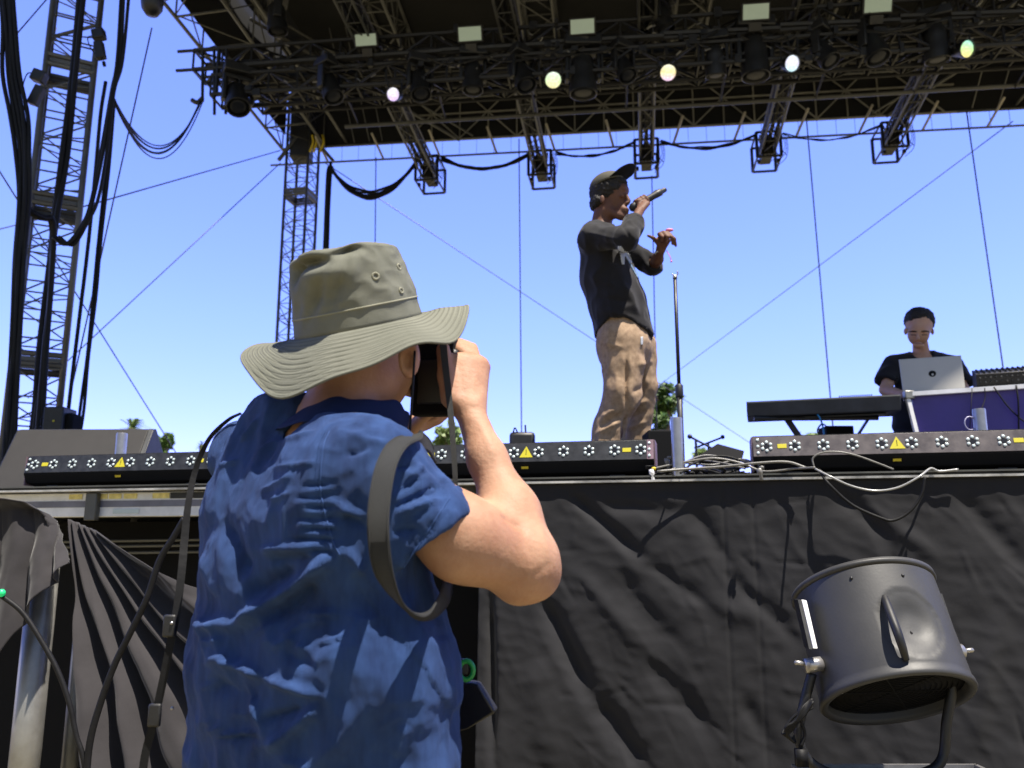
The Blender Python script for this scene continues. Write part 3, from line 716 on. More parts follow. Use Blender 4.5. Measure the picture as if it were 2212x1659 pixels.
for i, (x, y, w, h, lb) in enumerate([(790, 86, 50, 25, 'pale green rectangular panel lamp, leftmost and smallest on the truss'), (1015, 73, 54, 30, 'pale green rectangular panel lamp, second from the left on the truss'), (1258, 57, 56, 31, 'pale green rectangular panel lamp in the middle of the truss'), (1633, 25, 60, 33, 'pale green rectangular panel lamp, fourth from the left on the truss'), (1897, 8, 62, 36, 'pale green rectangular panel lamp cut by the top edge at the right')]):
    p = D(x, y, 9.9-(x-445)*0.00066); w_ = px(w, p.y)/2; h_ = px(h, p.y)/2
    t = thing('panel_lamp', lb, 'stage lamp', p, 'pale panel lamps along the front truss')
    n = V((-0.05, -1, -0.5)).normalized(); ex = RA.copy(); ez = ex.cross(n).normalized(); ez = -ez if ez.z < 0 else ez; h2 = h_/abs(ez.z)*0.92
    MB().box(p - n*0.05, ex*(w_+0.022), n*0.045, ez*(h2+0.022)).build('housing', M['black_metal'], t, bevel=0.008)
    MB().box(p + n*0.0, ex*w_, n*0.004, ez*h2).build('panel', M['panel'], t)
    MB().box(p - ez*(h2+0.08) - n*0.05, ex*w_*0.5, n*0.03, ez*0.05).build('bracket', M['black_metal'], t)

# ---------------------------------------------------------------- guy wires
def wire(x0, y0, Y0, x1, y1, Y1, lb, r=0.008, m='wire', sg=0.0):
    a, b_ = D(x0, y0, Y0), D(x1, y1, Y1)
    if x1 == x1 and b_.z < 0: pass
    q = MB().tube(sag(a, b_, sg, 10) if sg else [a, b_], r, 5)
    tag(q.build('guy_wire', M[m], smooth=True), lb, 'wire')
wire(606, 325, 13.8, 160, 452, 9.0, 'thin guy wire running from the rear left roof corner to the near tower', 0.009)
wire(606, 352, 13.8, 60, 860, 12, 'thin guy wire dropping from the rear left roof corner towards the left ground', 0.009)
wire(702, 352, 13.8, 1640, 970, 26, 'thin guy wire crossing behind the performer from the rear left roof corner', 0.009)
wire(2188, 262, 12.3, 1400, 850, 26, 'thin guy wire dropping left from the rear right roof corner', 0.009)
wire(-20, 340, 7.6, 400, 1010, 13, 'thin guy wire crossing down to the right past the near tower', 0.008)
wire(-20, 500, 10, 170, 452, 9.2, 'short guy wire at the left edge beside the near tower', 0.008)
wire(110, -12, 6.8, -30, 150, 6.2, 'thin wire at the extreme top left corner', 0.006)
wire(122, 60, 9.5, 92, 175, 9.3, 'short thin wire left of the near tower top', 0.006)
wire(265, -10, 8.5, 258, 70, 8.5, 'short thin wire right of the near tower top', 0.006)
wire(328, 60, 7.2, 150, 860, 7.6, 'thin wire dropping from the bell shaped lamp', 0.007)
wire(812, 340, 13.3, 806, 980, 13.3, 'thin vertical wire falling behind the hat crown', 0.010)
wire(1121, 300, 13.0, 1127, 985, 13.0, 'thin vertical wire between the photographer and the performer', 0.010)
wire(1408, 380, 12.6, 1420, 980, 12.6, 'thin vertical wire right behind the performer arms', 0.009)
wire(1742, 255, 12.6, 1800, 930, 12.6, 'thin vertical wire between the microphone stand and the man at the laptop', 0.011)
wire(2088, 240, 12.0, 2172, 830, 12.0, 'thin vertical wire above the mixer at the far right', 0.011)

# ---------------------------------------------------------------- cables in front of the near tower
def hcable(pts, r, lb, nstr=1, sp=0.02, m='cable', cat='cable', taper=None):
    q = MB(); rng = random.Random(int(pts[0][0]*7+pts[0][1]))
    for i in range(nstr):
        ox = (i-(nstr-1)/2)*sp; path = []
        for k, p in enumerate(pts):
            w = p[3] if len(p) > 3 else 1.0
            path.append(D(p[0], p[1], p[2]) + V((ox*w+rng.uniform(-1, 1)*sp*0.3, rng.uniform(-1, 1)*sp*0.6, 0)))
        q.tube(bez(path, 7), r, 7)
    return tag(q.build('cable', M[m], smooth=True), lb, cat, 'black cables hanging beside the near tower')
hcable([(12, -40, 6.2, 1.3), (20, 60, 6.2, 1.3), (24, 160, 6.2, 1.5), (42, 250, 6.2, 1.6), (50, 330, 6.2, 1.4), (50, 430, 6.2, 1.0), (42, 560, 6.2, .8), (36, 700, 6.2, .8), (28, 850, 6.2, .8), (18, 1010, 6.2, .8)], 0.017, 'thick bundle of black cables hanging down the left edge', 5, 0.020)
hcable([(178, -40, 6.8), (160, 150, 6.8), (140, 330, 6.8), (118, 480, 6.8), (108, 560, 6.8), (92, 750, 6.8), (78, 880, 6.8), (68, 990, 6.8)], 0.024, 'thick dark cable crossing diagonally in front of the near tower', 2, 0.030)
hcable([(272, -40, 6.5), (258, 130, 6.5, .9), (243, 200, 6.5, .6), (225, 330, 6.5), (205, 430, 6.5), (185, 480, 6.5), (150, 528, 6.5), (122, 512, 6.5)], 0.014, 'heavy cable bundle curving down and left into a hook by the near tower', 3, 0.026)
hcable([(228, 175, 6.9), (218, 250, 6.9), (205, 380, 6.9), (190, 540, 6.9), (170, 700, 6.9), (148, 890, 6.9), (140, 970, 6.9)], 0.016, 'straight black cable hanging right of the near tower', 1)
hcable([(246, 215, 6.9), (232, 360, 6.9), (215, 520, 6.9), (205, 640, 6.9), (190, 770, 6.9), (178, 880, 6.9), (168, 960, 6.9)], 0.013, 'twisted pair of cables hanging rightmost beside the near tower', 2, 0.022)
hcable([(48, 420, 6.3), (62, 455, 6.3), (90, 470, 6.4), (112, 482, 6.5), (112, 600, 6.6), (100, 760, 6.6), (84, 960, 6.6)], 0.022, 'black cable looping across from the left bundle to the tower', 2, 0.02)
q = MB()
for i, dr in enumerate((0.66, 0.60, 0.56, 0.70)):
    q.tube(sag(D(243, 208, 6.6)+V((0, 0.01*i, 0)), D(437, 208, 10.2)+V((0, 0.02*i, 0)), dr*1.0, 26), (0.013, 0.010, 0.007, 0.007)[i], 6)
tag(q.build('cable', M['cable'], smooth=True), 'cables sagging in a deep loop between the near tower and the front truss end', 'cable')
def boxlight(x, y, Y, lb, s_=1.0, rot=0.3):
    p = D(x, y, Y); t = thing('clip_lamp', lb, 'lamp', p, 'small black units hung by the near tower')
    Rm = Matrix.Rotation(rot, 3, 'Y'); ex, ez = Rm @ V((1, 0, 0)), Rm @ V((0, 0, 1))
    MB().box(p+ez*0.10*s_-ex*0.02, ex*0.055*s_, V((0, 0.04, 0)), ez*0.05*s_).build('motor', M['black_metal'], t, bevel=0.012)
    MB().box(p-ez*0.06*s_+ex*0.035*s_*(1 if rot > 0 else -1), ex*0.04*s_, V((0, 0.03, 0)), ez*0.085*s_).build('body', M['black_plastic'], t, bevel=0.008)
    q = MB().tube(bez([p+ez*0.08, p-ex*0.12+ez*0.1, p-ex*0.1-ez*0.05, p-ex*0.02-ez*0.16], 6), 0.005, 5).box(p-ex*0.02-ez*0.20, ex*0.012, V((0, 0.012, 0)), ez*0.022); q.build('dangling_lead', M['cable'], t)
boxlight(78, 190, 6.3, 'small black boxed unit hung on the left cable bundle', 1.0, 0.35)
boxlight(222, 95, 6.9, 'small black boxed unit hung right of the near tower top', 1.0, -0.25)
p = D(135, 905, 6.3); t = thing('tower_cabinet', 'black cabinet with a small yellow mark at the foot of the near tower', 'cabinet', (p.x, p.y, DECK-0.2))
MB().box((p.x-0.02, p.y, p.z-0.30), V((0.075, 0, 0)), V((0, 0.10, 0)), V((0, 0, 0.38))).build('body', M['black_plastic'], t, bevel=0.01)
MB().box((p.x+0.075, p.y+0.03, p.z-0.32), V((0.03, 0, 0)), V((0, 0.09, 0)), V((0, 0, 0.36))).build('side_box', M['soft_black'], t, bevel=0.02)
MB().ball((p.x-0.01, p.y-0.104, p.z-0.03), (0.008, 0.003, 0.008), 8, 6).build('yellow_mark', M['yellow'], t)
q = MB(); 
for i in range(3): q.tube(bez([V((p.x-0.1, p.y-0.03, p.z+0.02-0.05*i)), V((p.x-0.14, p.y-0.04, p.z-0.01-0.06*i)), V((p.x-0.13, p.y-0.03, p.z-0.10-0.04*i))], 5), 0.006, 5)
q.build('lead', M['cable'], t)

# ---------------------------------------------------------------- LED battens on the stage edge
M['bar_face_grey'] = mat('bar_face_sunlit', (0.095, 0.082, 0.084), 0.45, 0.2, var=0.2, vscale=14, bump=0.0003, bscale=200, rvar=0.1)  # lighter face colour stands for sunlight on the right bar
M['bar_face_black'] = mat('bar_face_black', (0.022, 0.023, 0.026), 0.45, var=0.5, vscale=25, bump=0.0003, bscale=200)
M['bar_end'] = mat('bar_end_plate', (0.20, 0.13, 0.16), 0.5, 0.2, var=0.2, vscale=20)
def led_bar(uc, face, lb, endr):
    w0 = 0.045; HB = 0.155; L_ = 0.505
    t = thing('led_bar', lb, 'light bar', S(uc, w0+0.06, DECK), 'light bars lying along the stage edge')
    # section: undercut lower front, leaning face, flat top
    sec = [(0.075, 0.018), (0.02, 0.030), (0.0, 0.070), (0.022, HB), (0.13, HB), (0.15, 0.12), (0.15, 0.018)]
    poly = [S(uc-L_, w0+a, DECK+z) for a, z in sec]
    MB().prism(poly, SA*2*L_).build('housing', M['soft_black'], t, bevel=0.003)
    fd = (SB*0.022 + ZU*(HB-0.070)).normalized(); fn = SA.cross(fd).normalized(); fn = fn if fn.dot(SB) < 0 else -fn
    f0 = S(uc, w0+0.011, DECK+(HB+0.070)/2) + fn*0.001; fh = (HB-0.070)/2
    MB().box(f0+fn*0.001, SA*(L_-0.004), fd*(fh-0.003), fn*0.0015).build('face_plate', face, t, bevel=0.001)
    for k in range(10):
        c0 = f0 + SA*(-0.455+0.101*k) + fn*0.0028
        cl = MB().lathe(c0, fn, [(0.0095, 0), (0.0095, 0.0008), (0.001, 0.0008)], 14).build('led_cluster', M['lens_dark'], t)
        q = MB()
        for j in range(6):
            a = math.pi/6+j*math.pi/3; cc = c0+(SA*math.cos(a)*0.0170+fd*math.sin(a)*0.0170)
            q.lathe(cc, fn, [(0.0062, 0.0), (0.0062, 0.0015), (0.0045, 0.0032), (0.001, 0.0038)], 10)
        q.build('lens', M['lens'], cl, smooth=True)
    for k in range(3):
        for e_ in (-1, 1): MB().lathe(f0+SA*(L_-0.018)*e_+fd*(-0.026+0.026*k)+fn*0.0046, fn, [(0.0062, 0), (0.0055, 0.0025), (0.001, 0.003)], 10).build('end_lens', M['lens'], t, smooth=True)
    tri = [f0+SA*a+fd*b_+fn*0.003 for a, b_ in ((-0.027, -0.021), (0.027, -0.021), (0.0, 0.026))]
    MB().prism(tri, fn*0.0008).build('warning_triangle', M['yellow'], t)
    q = MB()
    for a, b_ in (((-0.008, 0.001), (0.0, 0.001)), ):
        q.ball(f0+SA*0.0+fd*(-0.007)+fn*0.0042, (0.0018, 0.0018, 0.0018), 8, 5)
        q.tube([f0+SA*0.0+fd*(0.012)+fn*0.0042, f0+fd*(-0.002)+fn*0.0042], 0.0012, 5)
    q.build('warning_mark', M['lens_dark'], t)
    for e_ in (-1, 1):
        MB().box(f0+SA*(0.400*e_)+fn*0.0033, SA*0.0165, fd*0.0085, fn*0.0006).build('yellow_label', M['yellow'], t, bevel=0.002)
    MB().box(S(uc-0.005, w0-0.002+0.008, DECK+0.052)-SB*0.004, SA*0.014, (SB*-0.02+ZU*0.04).normalized()*0.005, SB*0.001).build('small_label', M['strap_yellow'], t)
    q = MB()
    for e_ in (-1, 1): q.box(S(uc+(L_+0.002)*e_, w0+0.078, DECK+0.085), SA*0.0025, SB*0.066, ZU*0.066)
    q.build('end_plate', M['bar_end'], t)
    for e_ in (-0.36, 0.36): MB().box(S(uc+e_, w0+0.09, DECK+0.009), SA*0.03, SB*0.07, ZU*0.009).build('foot', M['black_metal'], t)
    MB().box(f0+SA*(L_-0.014)*endr+fn*0.0042, SA*0.013, fd*(fh-0.003), fn*0.0006).build('end_strip', M['bar_end'] if face is M['bar_face_black'] else face, t)
for i, (x, y, fm, lb) in enumerate([(262, 995, 'bar_face_black', 'black light bar in front of the wedge monitor at the left'), (1137, 975, 'bar_face_black', 'black light bar at the feet of the performer'), (1937, 957, 'bar_face_grey', 'sunlit grey light bar in front of the laptop desk at the right')]):
    uc, _ = s_of(x, y, 0.055); led_bar(uc, M[fm], lb, 1 if i < 2 else -1)
# ---------------------------------------------------------------- silver cylinders behind the bars
for (x, y0, y1, w, lb) in ((1461, 903, 996, 25, 'shiny silver cylinder beside the right end of the performer light bar'), (2114, 884, 945, 27, 'shiny silver cylinder with a clear ring in front of the purple case'), (264, 936, 978, 23, 'short shiny silver cylinder in front of the wedge monitor')):
    Y = {1461: 3.15, 2114: 3.22, 264: 4.0}[x]; a = D(x, y0, Y); r = px(w, Y)/2
    t = thing('silver_cylinder', lb, 'metal cylinder', (a.x, Y, DECK), 'silver cylinders standing along the stage edge')
    MB().lathe((a.x, Y, DECK+0.002), ZU, [(r, 0), (r, a.z-DECK-0.006), (r*0.93, a.z-DECK-0.001), (r*0.90, a.z-DECK-0.004), (0.001, a.z-DECK-0.006)], 32).build('shell', M['chrome'], t, smooth=True); sharp(SC.objects[-1] if False else t.children[0], 50)
    if x == 2114:
        MB().tube([V((a.x-r-0.014+0.022*math.cos(k*math.pi/8), Y, a.z-0.055+0.026*math.sin(k*math.pi/8))) for k in range(16)], 0.0025, 6, closed=True).build('clear_ring', mat('clear_plastic', (0.45, 0.42, 0.6), 0.2, spec=1.0), t, smooth=True)
# ---------------------------------------------------------------- wedge monitor
M['mesh_grille'] = mat('speaker_grille', (0.040, 0.037, 0.034), 0.6, 0.2, var=0.12, vscale=4, bump=0.0, bscale=1)
def add_dots(m, sc_):
    N = m.node_tree.nodes; L = m.node_tree.links; b = N['Principled BSDF']; co = N.new('ShaderNodeTexCoord')
    w = N.new('ShaderNodeTexWave'); w.bands_direction = 'Z'; w.inputs['Scale'].default_value = sc_; w.inputs['Distortion'].default_value = 0; L.new(co.outputs['Object'], w.inputs[0])
    w2 = N.new('ShaderNodeTexWave'); w2.bands_direction = 'X'; w2.inputs['Scale'].default_value = sc_; L.new(co.outputs['Object'], w2.inputs[0])
    mu = N.new('ShaderNodeMath'); mu.operation = 'MULTIPLY'; L.new(w.outputs['Fac'], mu.inputs[0]); L.new(w2.outputs['Fac'], mu.inputs[1])
    mr = N.new('ShaderNodeMapRange'); mr.inputs[3].default_value = 0.75; mr.inputs[4].default_value = 1.4; L.new(mu.outputs[0], mr.inputs[0])
    vm = N.new('ShaderNodeVectorMath'); vm.operation = 'SCALE'; L.new(b.inputs['Base Color'].links[0].from_socket, vm.inputs[0]); L.new(mr.outputs[0], vm.inputs['Scale']); L.new(vm.outputs[0], b.inputs['Base Color'])
add_dots(M['mesh_grille'], 60)
Yw = 4.35
tl, tr = D(38, 926, Yw+0.12), D(333, 923, Yw+0.10); 
ul = tl - V((0, 0, 0)); H = tl.z - DECK
t = thing('floor_monitor', 'black wedge floor monitor with a dusty mesh front at the left of the stage', 'speaker', (tl.x+0.3, Yw, DECK))
ax = (tr - tl); ax.z = 0; ax.normalize(); bk = V((-ax.y, ax.x, 0)); Lw = (tr-tl).length
sec = [(-0.20, 0.004), (-0.005, H-0.01), (0.03, H), (0.27, 0.10), (0.25, 0.004)]
o0 = V((tl.x, tl.y, DECK))
MB().prism([o0+bk*a+ZU*z for a, z in sec], ax*Lw).build('cabinet', M['black_plastic'], t, bevel=0.004)
sd = (bk*0.195+ZU*(H-0.014)).normalized(); sn = ax.cross(sd); sn = sn if sn.z > 0 else -sn
MB().box(o0+ax*Lw*0.49+bk*-0.1025+ZU*(H/2-0.003)+sn*0.004, ax*(Lw*0.475), sd*(H*0.55), sn*0.003).build('grille', M['mesh_grille'], t, bevel=0.002)
MB().box(o0+ax*(Lw*0.982)+bk*-0.1025+ZU*(H/2-0.003)+sn*0.002, ax*(Lw*0.012), sd*(H*0.56), sn*0.003).build('edge_trim', M['alu_tower'], t)

# ---------------------------------------------------------------- mic stand
a, b_ = D(1458, 602, 3.55), D(1468, 905, 3.50)
t = thing('microphone_stand', 'tall black microphone stand with an empty clip right of the performer', 'microphone stand', (a.x, 3.55, DECK))
zc = D(1466, 845, 3.55).z
MB().tube([(a.x, 3.55, DECK+0.02), (a.x, 3.55, zc)], 0.0125, 14).build('lower_tube', M['black_metal'], t, smooth=True)
MB().tube([(a.x, 3.55, zc), (a.x, 3.55, a.z)], 0.008, 12).build('upper_tube', M['black_metal'], t, smooth=True)
MB().lathe((a.x, 3.55, zc-0.03), ZU, [(0.013, 0), (0.017, 0.008), (0.017, 0.055), (0.010, 0.062)], 14).build('clutch', M['black_plastic'], t, smooth=True)
MB().lathe((a.x, 3.55, DECK), ZU, [(0.13, 0), (0.13, 0.012), (0.02, 0.022), (0.013, 0.03)], 28).build('round_base', M['black_metal'], t, smooth=True)
MB().tube([V((a.x, 3.55, a.z)), V((a.x+0.001, 3.55, a.z+0.012))], 0.010, 10).tube([V((a.x+0.011*math.cos(k*0.4-0.9)*1.3, 3.55, a.z+0.026+0.011*math.sin(k*0.4-0.9+3.2))) for k in range(10)], 0.003, 6).build('clip', M['alu'], t, smooth=True)
# ---------------------------------------------------------------- small amp box, black case, sheet music like lid, boom stands, cables
p = D(1128, 945, 4.6); t = thing('stage_radio_box', 'small black rounded box with an antenna behind the middle light bar', 'box', (p.x, p.y, DECK))
MB().box((p.x, p.y, p.z-0.10), V((0.07, 0, 0)), V((0, 0.06, 0)), V((0, 0, 0.125))).build('case', M['black_plastic'], t, bevel=0.02)
MB().tube([(p.x+0.02, p.y-0.05, p.z+0.0), (p.x+0.016, p.y-0.05, p.z+0.062)], 0.005, 6).tube(bez([(p.x-0.05, p.y-0.05, p.z+0.02), (p.x-0.04, p.y-0.06, p.z+0.045), (p.x-0.025, p.y-0.05, p.z+0.02)], 5), 0.004, 5).build('antenna', M['black_plastic'], t)
p = D(1430, 960, 4.2); t = thing('black_case', 'black equipment case partly behind the silver cylinder', 'case', (p.x, p.y, DECK))
MB().box((p.x, p.y, (p.z+0.06+DECK)/2), V((0.085, 0, 0)), V((0, 0.10, 0)), V((0, 0, (p.z+0.06-DECK)/2))).build('body', M['soft_black'], t, bevel=0.008)
MB().box((p.x, p.y-0.012, p.z+0.065), V((0.02, 0, 0)), V((0, 0.02, 0)), V((0, 0, 0.008))).build('latch', M['black_metal'], t)
p = D(1558, 975, 4.4); t = thing('tilted_lid', 'dark tilted board lying on the stage between the two right light bars', 'board', (p.x, p.y, DECK))
MB().prism([D(1490, 995, 4.3), D(1550, 958, 4.5), D(1608, 974, 4.45), D(1604, 990, 4.35)], V((0, 0.06, -0.02))).build('panel', M['soft_black'], t, bevel=0.004)
MB().box(p+V((0.0, 0.02, -0.10)), V((0.09, 0, 0)), V((0, 0.03, 0)), V((0, 0, 0.05))).build('prop', M['black_metal'], t)
def boom(x0, y0, x1, y1, xs, ys, yb, Y, lb, knob):
    b1 = D(xs, ys, Y); t = thing('boom_stand', lb, 'microphone stand', (b1.x, b1.y, DECK))
    MB().tube([D(x0, y0, Y), D(x1, y1, Y)], 0.006, 8).build('boom_arm', M['black_metal'], t)
    MB().tube([(b1.x, b1.y, DECK), b1], 0.007, 8).build('post', M['black_metal'], t)
    MB().ball(D(*knob, Y), 0.014, 10, 8).build('microphone', M['black_plastic'], t)
    q = MB()
    for k in range(3): q.tube([(b1.x, b1.y, DECK+0.09), (b1.x+0.18*math.cos(k*2.1+.3), b1.y+0.18*math.sin(k*2.1+.3), DECK+0.01)], 0.006, 6)
    q.build('tripod_leg', M['black_metal'], t)
boom(1488, 942, 1550, 975, 1503, 952, 990, 4.7, 'small black boom stand leaning down to the right behind the silver cylinder', (1490, 943))
boom(1500, 968, 1560, 945, 1530, 957, 990, 5.4, 'thin black boom stand with a microphone pointing right', (1561, 944))
# loose cables on the stage edge
def scable(pts, r, lb, m, Y=None):
    q = MB().tube(bez([D(*p) for p in pts], 8), r, 8); return tag(q.build('loose_cable', M[m], smooth=True), lb, 'cable')
M['grey_cable'] = mat('grey_cable', (0.16, 0.155, 0.145), 0.4, var=0.2, vscale=30)
M['clear_cable'] = mat('clear_cable', (0.30, 0.30, 0.30), 0.25, spec=1.0)
scable([(1760, 1012, 3.011), (1795, 1030, 2.963), (1840, 1050, 2.947), (1890, 1060, 2.930), (1940, 1053, 2.912), (1985, 1030, 2.897), (2010, 1012, 2.923), (2030, 1018, 2.917), (2070, 1014, 2.903)], 0.0038, 'pale clear cable loop drooping over the drape under the grey light bar', 'clear_cable')
scable([(1758, 1008, 3.038), (1756, 990, 3.039), (1775, 978, 3.032), (1810, 976, 3.020), (1850, 984, 3.006), (1900, 1002, 2.988), (1930, 1014, 2.978)], 0.0032, 'grey cable arching over the front of the grey light bar', 'grey_cable')
scable([(1770, 1015, 3.007), (1790, 1045, 2.965), (1840, 1090, 2.947), (1900, 1118, 2.926), (1930, 1124, 2.916), (1965, 1105, 2.904), (1990, 1070, 2.895), (1998, 1030, 2.892)], 0.0052, 'black tube drooping in a deeper loop below the pale cable', 'cable')  # thin black tube looped close against the drape
scable([(1412, 1012, 3.16), (1470, 1000, 3.15), (1540, 990, 3.13), (1600, 1000, 3.12), (1650, 1018, 3.08), (1720, 1012, 3.02), (1760, 1010, 2.93)], 0.0038, 'grey cable running along the stage edge between the two right light bars', 'grey_cable')
scable([(1420, 1018, 3.10), (1500, 1012, 3.10), (1560, 1008, 3.08), (1640, 1000, 3.05), (1700, 998, 3.03), (1740, 1010, 3.0)], 0.0045, 'second grey cable lying along the stage edge', 'grey_cable')
scable([(1470, 1022, 3.12), (1500, 1000, 3.2), (1560, 985, 3.25), (1620, 1002, 3.2), (1650, 1012, 3.1)], 0.004, 'black cable curling over the stage edge clutter', 'cable')
for k, pts in enumerate([[(1430, 1008, 3.2), (1480, 1000, 3.25), (1540, 1004, 3.2), (1600, 992, 3.25), (1640, 1004, 3.15)], [(1450, 1015, 3.1), (1500, 995, 3.3), (1560, 1000, 3.2), (1610, 1012, 3.12)], [(1470, 1002, 3.4), (1520, 984, 3.5), (1580, 990, 3.45), (1625, 999, 3.3)]]):
    scable(pts, 0.0035, ('pale cable', 'thin pale cable', 'short pale cable')[k]+(' lying lowest among the clutter', ' crossing the middle of the clutter', ' furthest back in the clutter')[k]+' between the right light bars', 'grey_cable')
rng = random.Random(11); q = MB()
for i in range(46):
    u0, _ = s_of(1420+rng.random()*215, 1000, 0.12); w = rng.uniform(0.04, 0.5); r = rng.uniform(0.006, 0.02)
    q.tube(bez([S(u0+rng.uniform(-.08, .08), w+rng.uniform(-.1, .1), DECK+rng.uniform(0.004, 0.045)) for _ in range(5)], 5), rng.uniform(0.003, 0.006), 5)
o = q.build('tangled_cables', M['cable'], smooth=True); tag(o, 'tangle of black cables on the stage between the two right light bars', 'cables'); o['kind'] = 'stuff'
# plug at bar end
for k, (x, y, Y, cc, lb) in enumerate([(1408, 1020, 3.16, 'white', 'white and yellow plug hanging at the right end of the performer light bar'), (1641, 1018, 2.99, 'lens', 'pale plug at the left end of the grey light bar'), (1441, 996, 3.2, 'lens', 'small pale connector lying beside the silver cylinder')]):
    p = D(x, y, Y); t = thing('cable_plug', lb, 'plug', p)
    MB().lathe(p, (0.15, -0.1, -1), [(0.001, -0.012), (0.010, -0.010), (0.010, 0.006), (0.006, 0.012), (0.0065, 0.030), (0.004, 0.034)], 12).build('shell', M['white'] if cc == 'white' else M['grey_cable'], t, smooth=True)
    MB().lathe(p+V((0.008, 0, 0.012)), (0, 0, 1), [(0.008, -0.004), (0.008, 0.006), (0.001, 0.008)], 10).build('cap', M['strap_yellow'] if k == 0 else M['grey_cable'], t, smooth=True)
# ---------------------------------------------------------------- keyboard on stand
KY = 4.9
kl, kr = D(1612, 868, KY), D(1946, 852, KY-0.235)
t = thing('keyboard', 'long black keyboard seen from below on a stand left of the purple case', 'keyboard', (kl+kr)/2 + V((0, 0, -0.05)))
kx = (kr-kl); LK = kx.length; kx.normalize(); ky = V((0, 1, 0)) - kx*kx.y; ky = (ky.normalized() + ZU*0.10).normalized(); kz = kx.cross(ky).normalized(); kz = kz if kz.z > 0 else -kz
c0 = (kl+kr)/2
dep = 0.36
sec = [(0, 0), (0, -0.075), (dep*0.75, -0.085), (dep, -0.05), (dep, 0.012)]
MB().prism([kl+ky*a+kz*z for a, z in [(0, 0), (0.02, -0.088), (dep*0.9, -0.11), (dep, -0.02)]], kx*LK).build('body', mat('keyboard_case', (0.035, 0.04, 0.052), 0.5, var=0.25, vscale=8), t, bevel=0.006)
MB().box(c0+ky*0.004+kz*-0.004, kx*LK*0.5, ky*0.003, kz*0.004).build('top_edge', M['alu'], t)
q = MB()
for k in range(18): q.lathe(kl+kx*(LK*0.62+0.0085*k*1.2)+ky*0.05+kz*0.003, kz, [(0.003, 0), (0.003, 0.009), (0.001, 0.0095)], 6)
q.build('knob', M['black_plastic'], t)
q = MB(); rngk = 0
q.box(c0+ky*dep*0.45-kz*0.103+kx*0.0, kx*LK*0.42, ky*0.09, kz*0.004); q.build('underside_plate', M['black_plastic'], t)
t = thing('keyboard_stand', 'black folding stand carrying the long keyboard', 'keyboard stand', (c0.x, KY, DECK))
for (xa, ya, xb, yb) in ((1700, 905, 1727, 945), (1882, 895, 1850, 945)):
    a = D(xa, ya, KY+0.08); b_ = D(xb, yb, KY+0.08); e = a+(b_-a)*3.0; e = a+(b_-a)*((a.z-DECK)/(a.z-b_.z))
    MB().box((a+e)/2, (e-a)/2, V((0, 0.014, 0)), V((0.012, 0, 0.008))).build('leg', M['black_metal'], t)
    MB().tube([a+V((-0.03, -0.02, 0.01)), a+V((0.02, -0.02, -0.005))], 0.012, 8).build('bolt', M['black_metal'], t)
MB().tube([c0+V((-0.36, 0.13, -0.10)), c0+V((0.36, 0.10, -0.10))], 0.014, 8).build('crossbar', M['black_metal'], t)
q = MB().tube(bez([D(1757, 868, KY+0.05), D(1760, 885, KY-0.05), D(1772, 905, KY-0.06), D(1778, 925, KY), D(1782, 960, KY)], 7), 0.005, 6)
tag(q.build('blue_cable', mat('blue_cable', (0.01, 0.22, 0.62), 0.4), smooth=True), 'bright blue cable hanging from the underside of the keyboard', 'cable')
p = D(1806, 933, 5.2); t = thing('pedal_box', 'small black box with a lead under the keyboard', 'box', (p.x, p.y, DECK))
MB().box((p.x, p.y, (p.z+0.03+DECK)/2), V((0.085, 0, 0)), V((0, 0.07, 0)), V((0, 0, (p.z+0.03-DECK)/2))).build('case', M['soft_black'], t, bevel=0.006)
MB().tube(bez([D(1775, 945, 5.1), D(1766, 930, 5.1), D(1776, 916, 5.1), D(1790, 925, 5.1)], 7), 0.005, 6).build('lead', M['cable'], t)
# ---------------------------------------------------------------- purple flight case desk
DY = 4.72
M['purple'] = mat('purple_laminate', (0.060, 0.035, 0.26), 0.35, var=0.18, vscale=2.5, bump=0.0002, bscale=120)
ca, cb = D(1962, 852, DY), D(2225, 829, DY-0.05)
t = thing('flight_case_desk', 'purple flight case desk with white aluminium edges carrying the laptop and mixer', 'flight case', (ca.x+0.4, DY+0.3, DECK))
KA = math.radians(25); dx = V((math.cos(KA), -math.sin(KA), 0)); dy = V((math.sin(KA), math.cos(KA), 0)); LC = 1.15; top = ca.z
ex = dx
def DS(x, y, w=0.0):
    d = (D(x, y, 1.0)-cam.location); t_ = (w-(cam.location-ca).dot(dy))/d.dot(dy); return cam.location+d*t_
o0 = V((ca.x+0.02, ca.y, DECK+0.01))
MB().prism([o0+dy*0.01, o0+dx*LC+dy*0.01, o0+dx*LC+dy*0.01+ZU*(top-DECK-0.02), o0+dy*0.01+ZU*(top-DECK-0.02)], dy*0.42).build('case_body', M['purple'], t)
MB().tube([ca+V((-0.01, 0, 0)), ca+ex*LC], 0.017, 4).build('top_edge', M['white'], t)
MB().tube([ca+V((-0.012, -0.006, 0.0)), DS(1982, 945)], 0.015, 4).build('side_edge', M['white'], t)
MB().box(ca+V((0.0, -0.004, -0.004)), V((0.028, 0, 0)), V((0, 0.02, 0)), V((0, 0, 0.024))).build('corner_cap', M['alu'], t, bevel=0.006)
MB().prism([ca+dy*0.01+ZU*0.003, ca+ex*LC+dy*0.01+ZU*0.003, ca+ex*LC+dy*0.44+ZU*0.003, ca+dy*0.44+ZU*0.003], V((0, 0, 0.014))).build('top_board', M['soft_black'], t)
q = MB().tube([DS(2100, 838, -.02), DS(2094, 945, -.02)], 0.0022, 5).tube(bez([DS(2147, 836, -.02), DS(2175, 875, -.03), DS(2205, 905, -.03), DS(2235, 925, -.03)], 6), 0.004, 5)
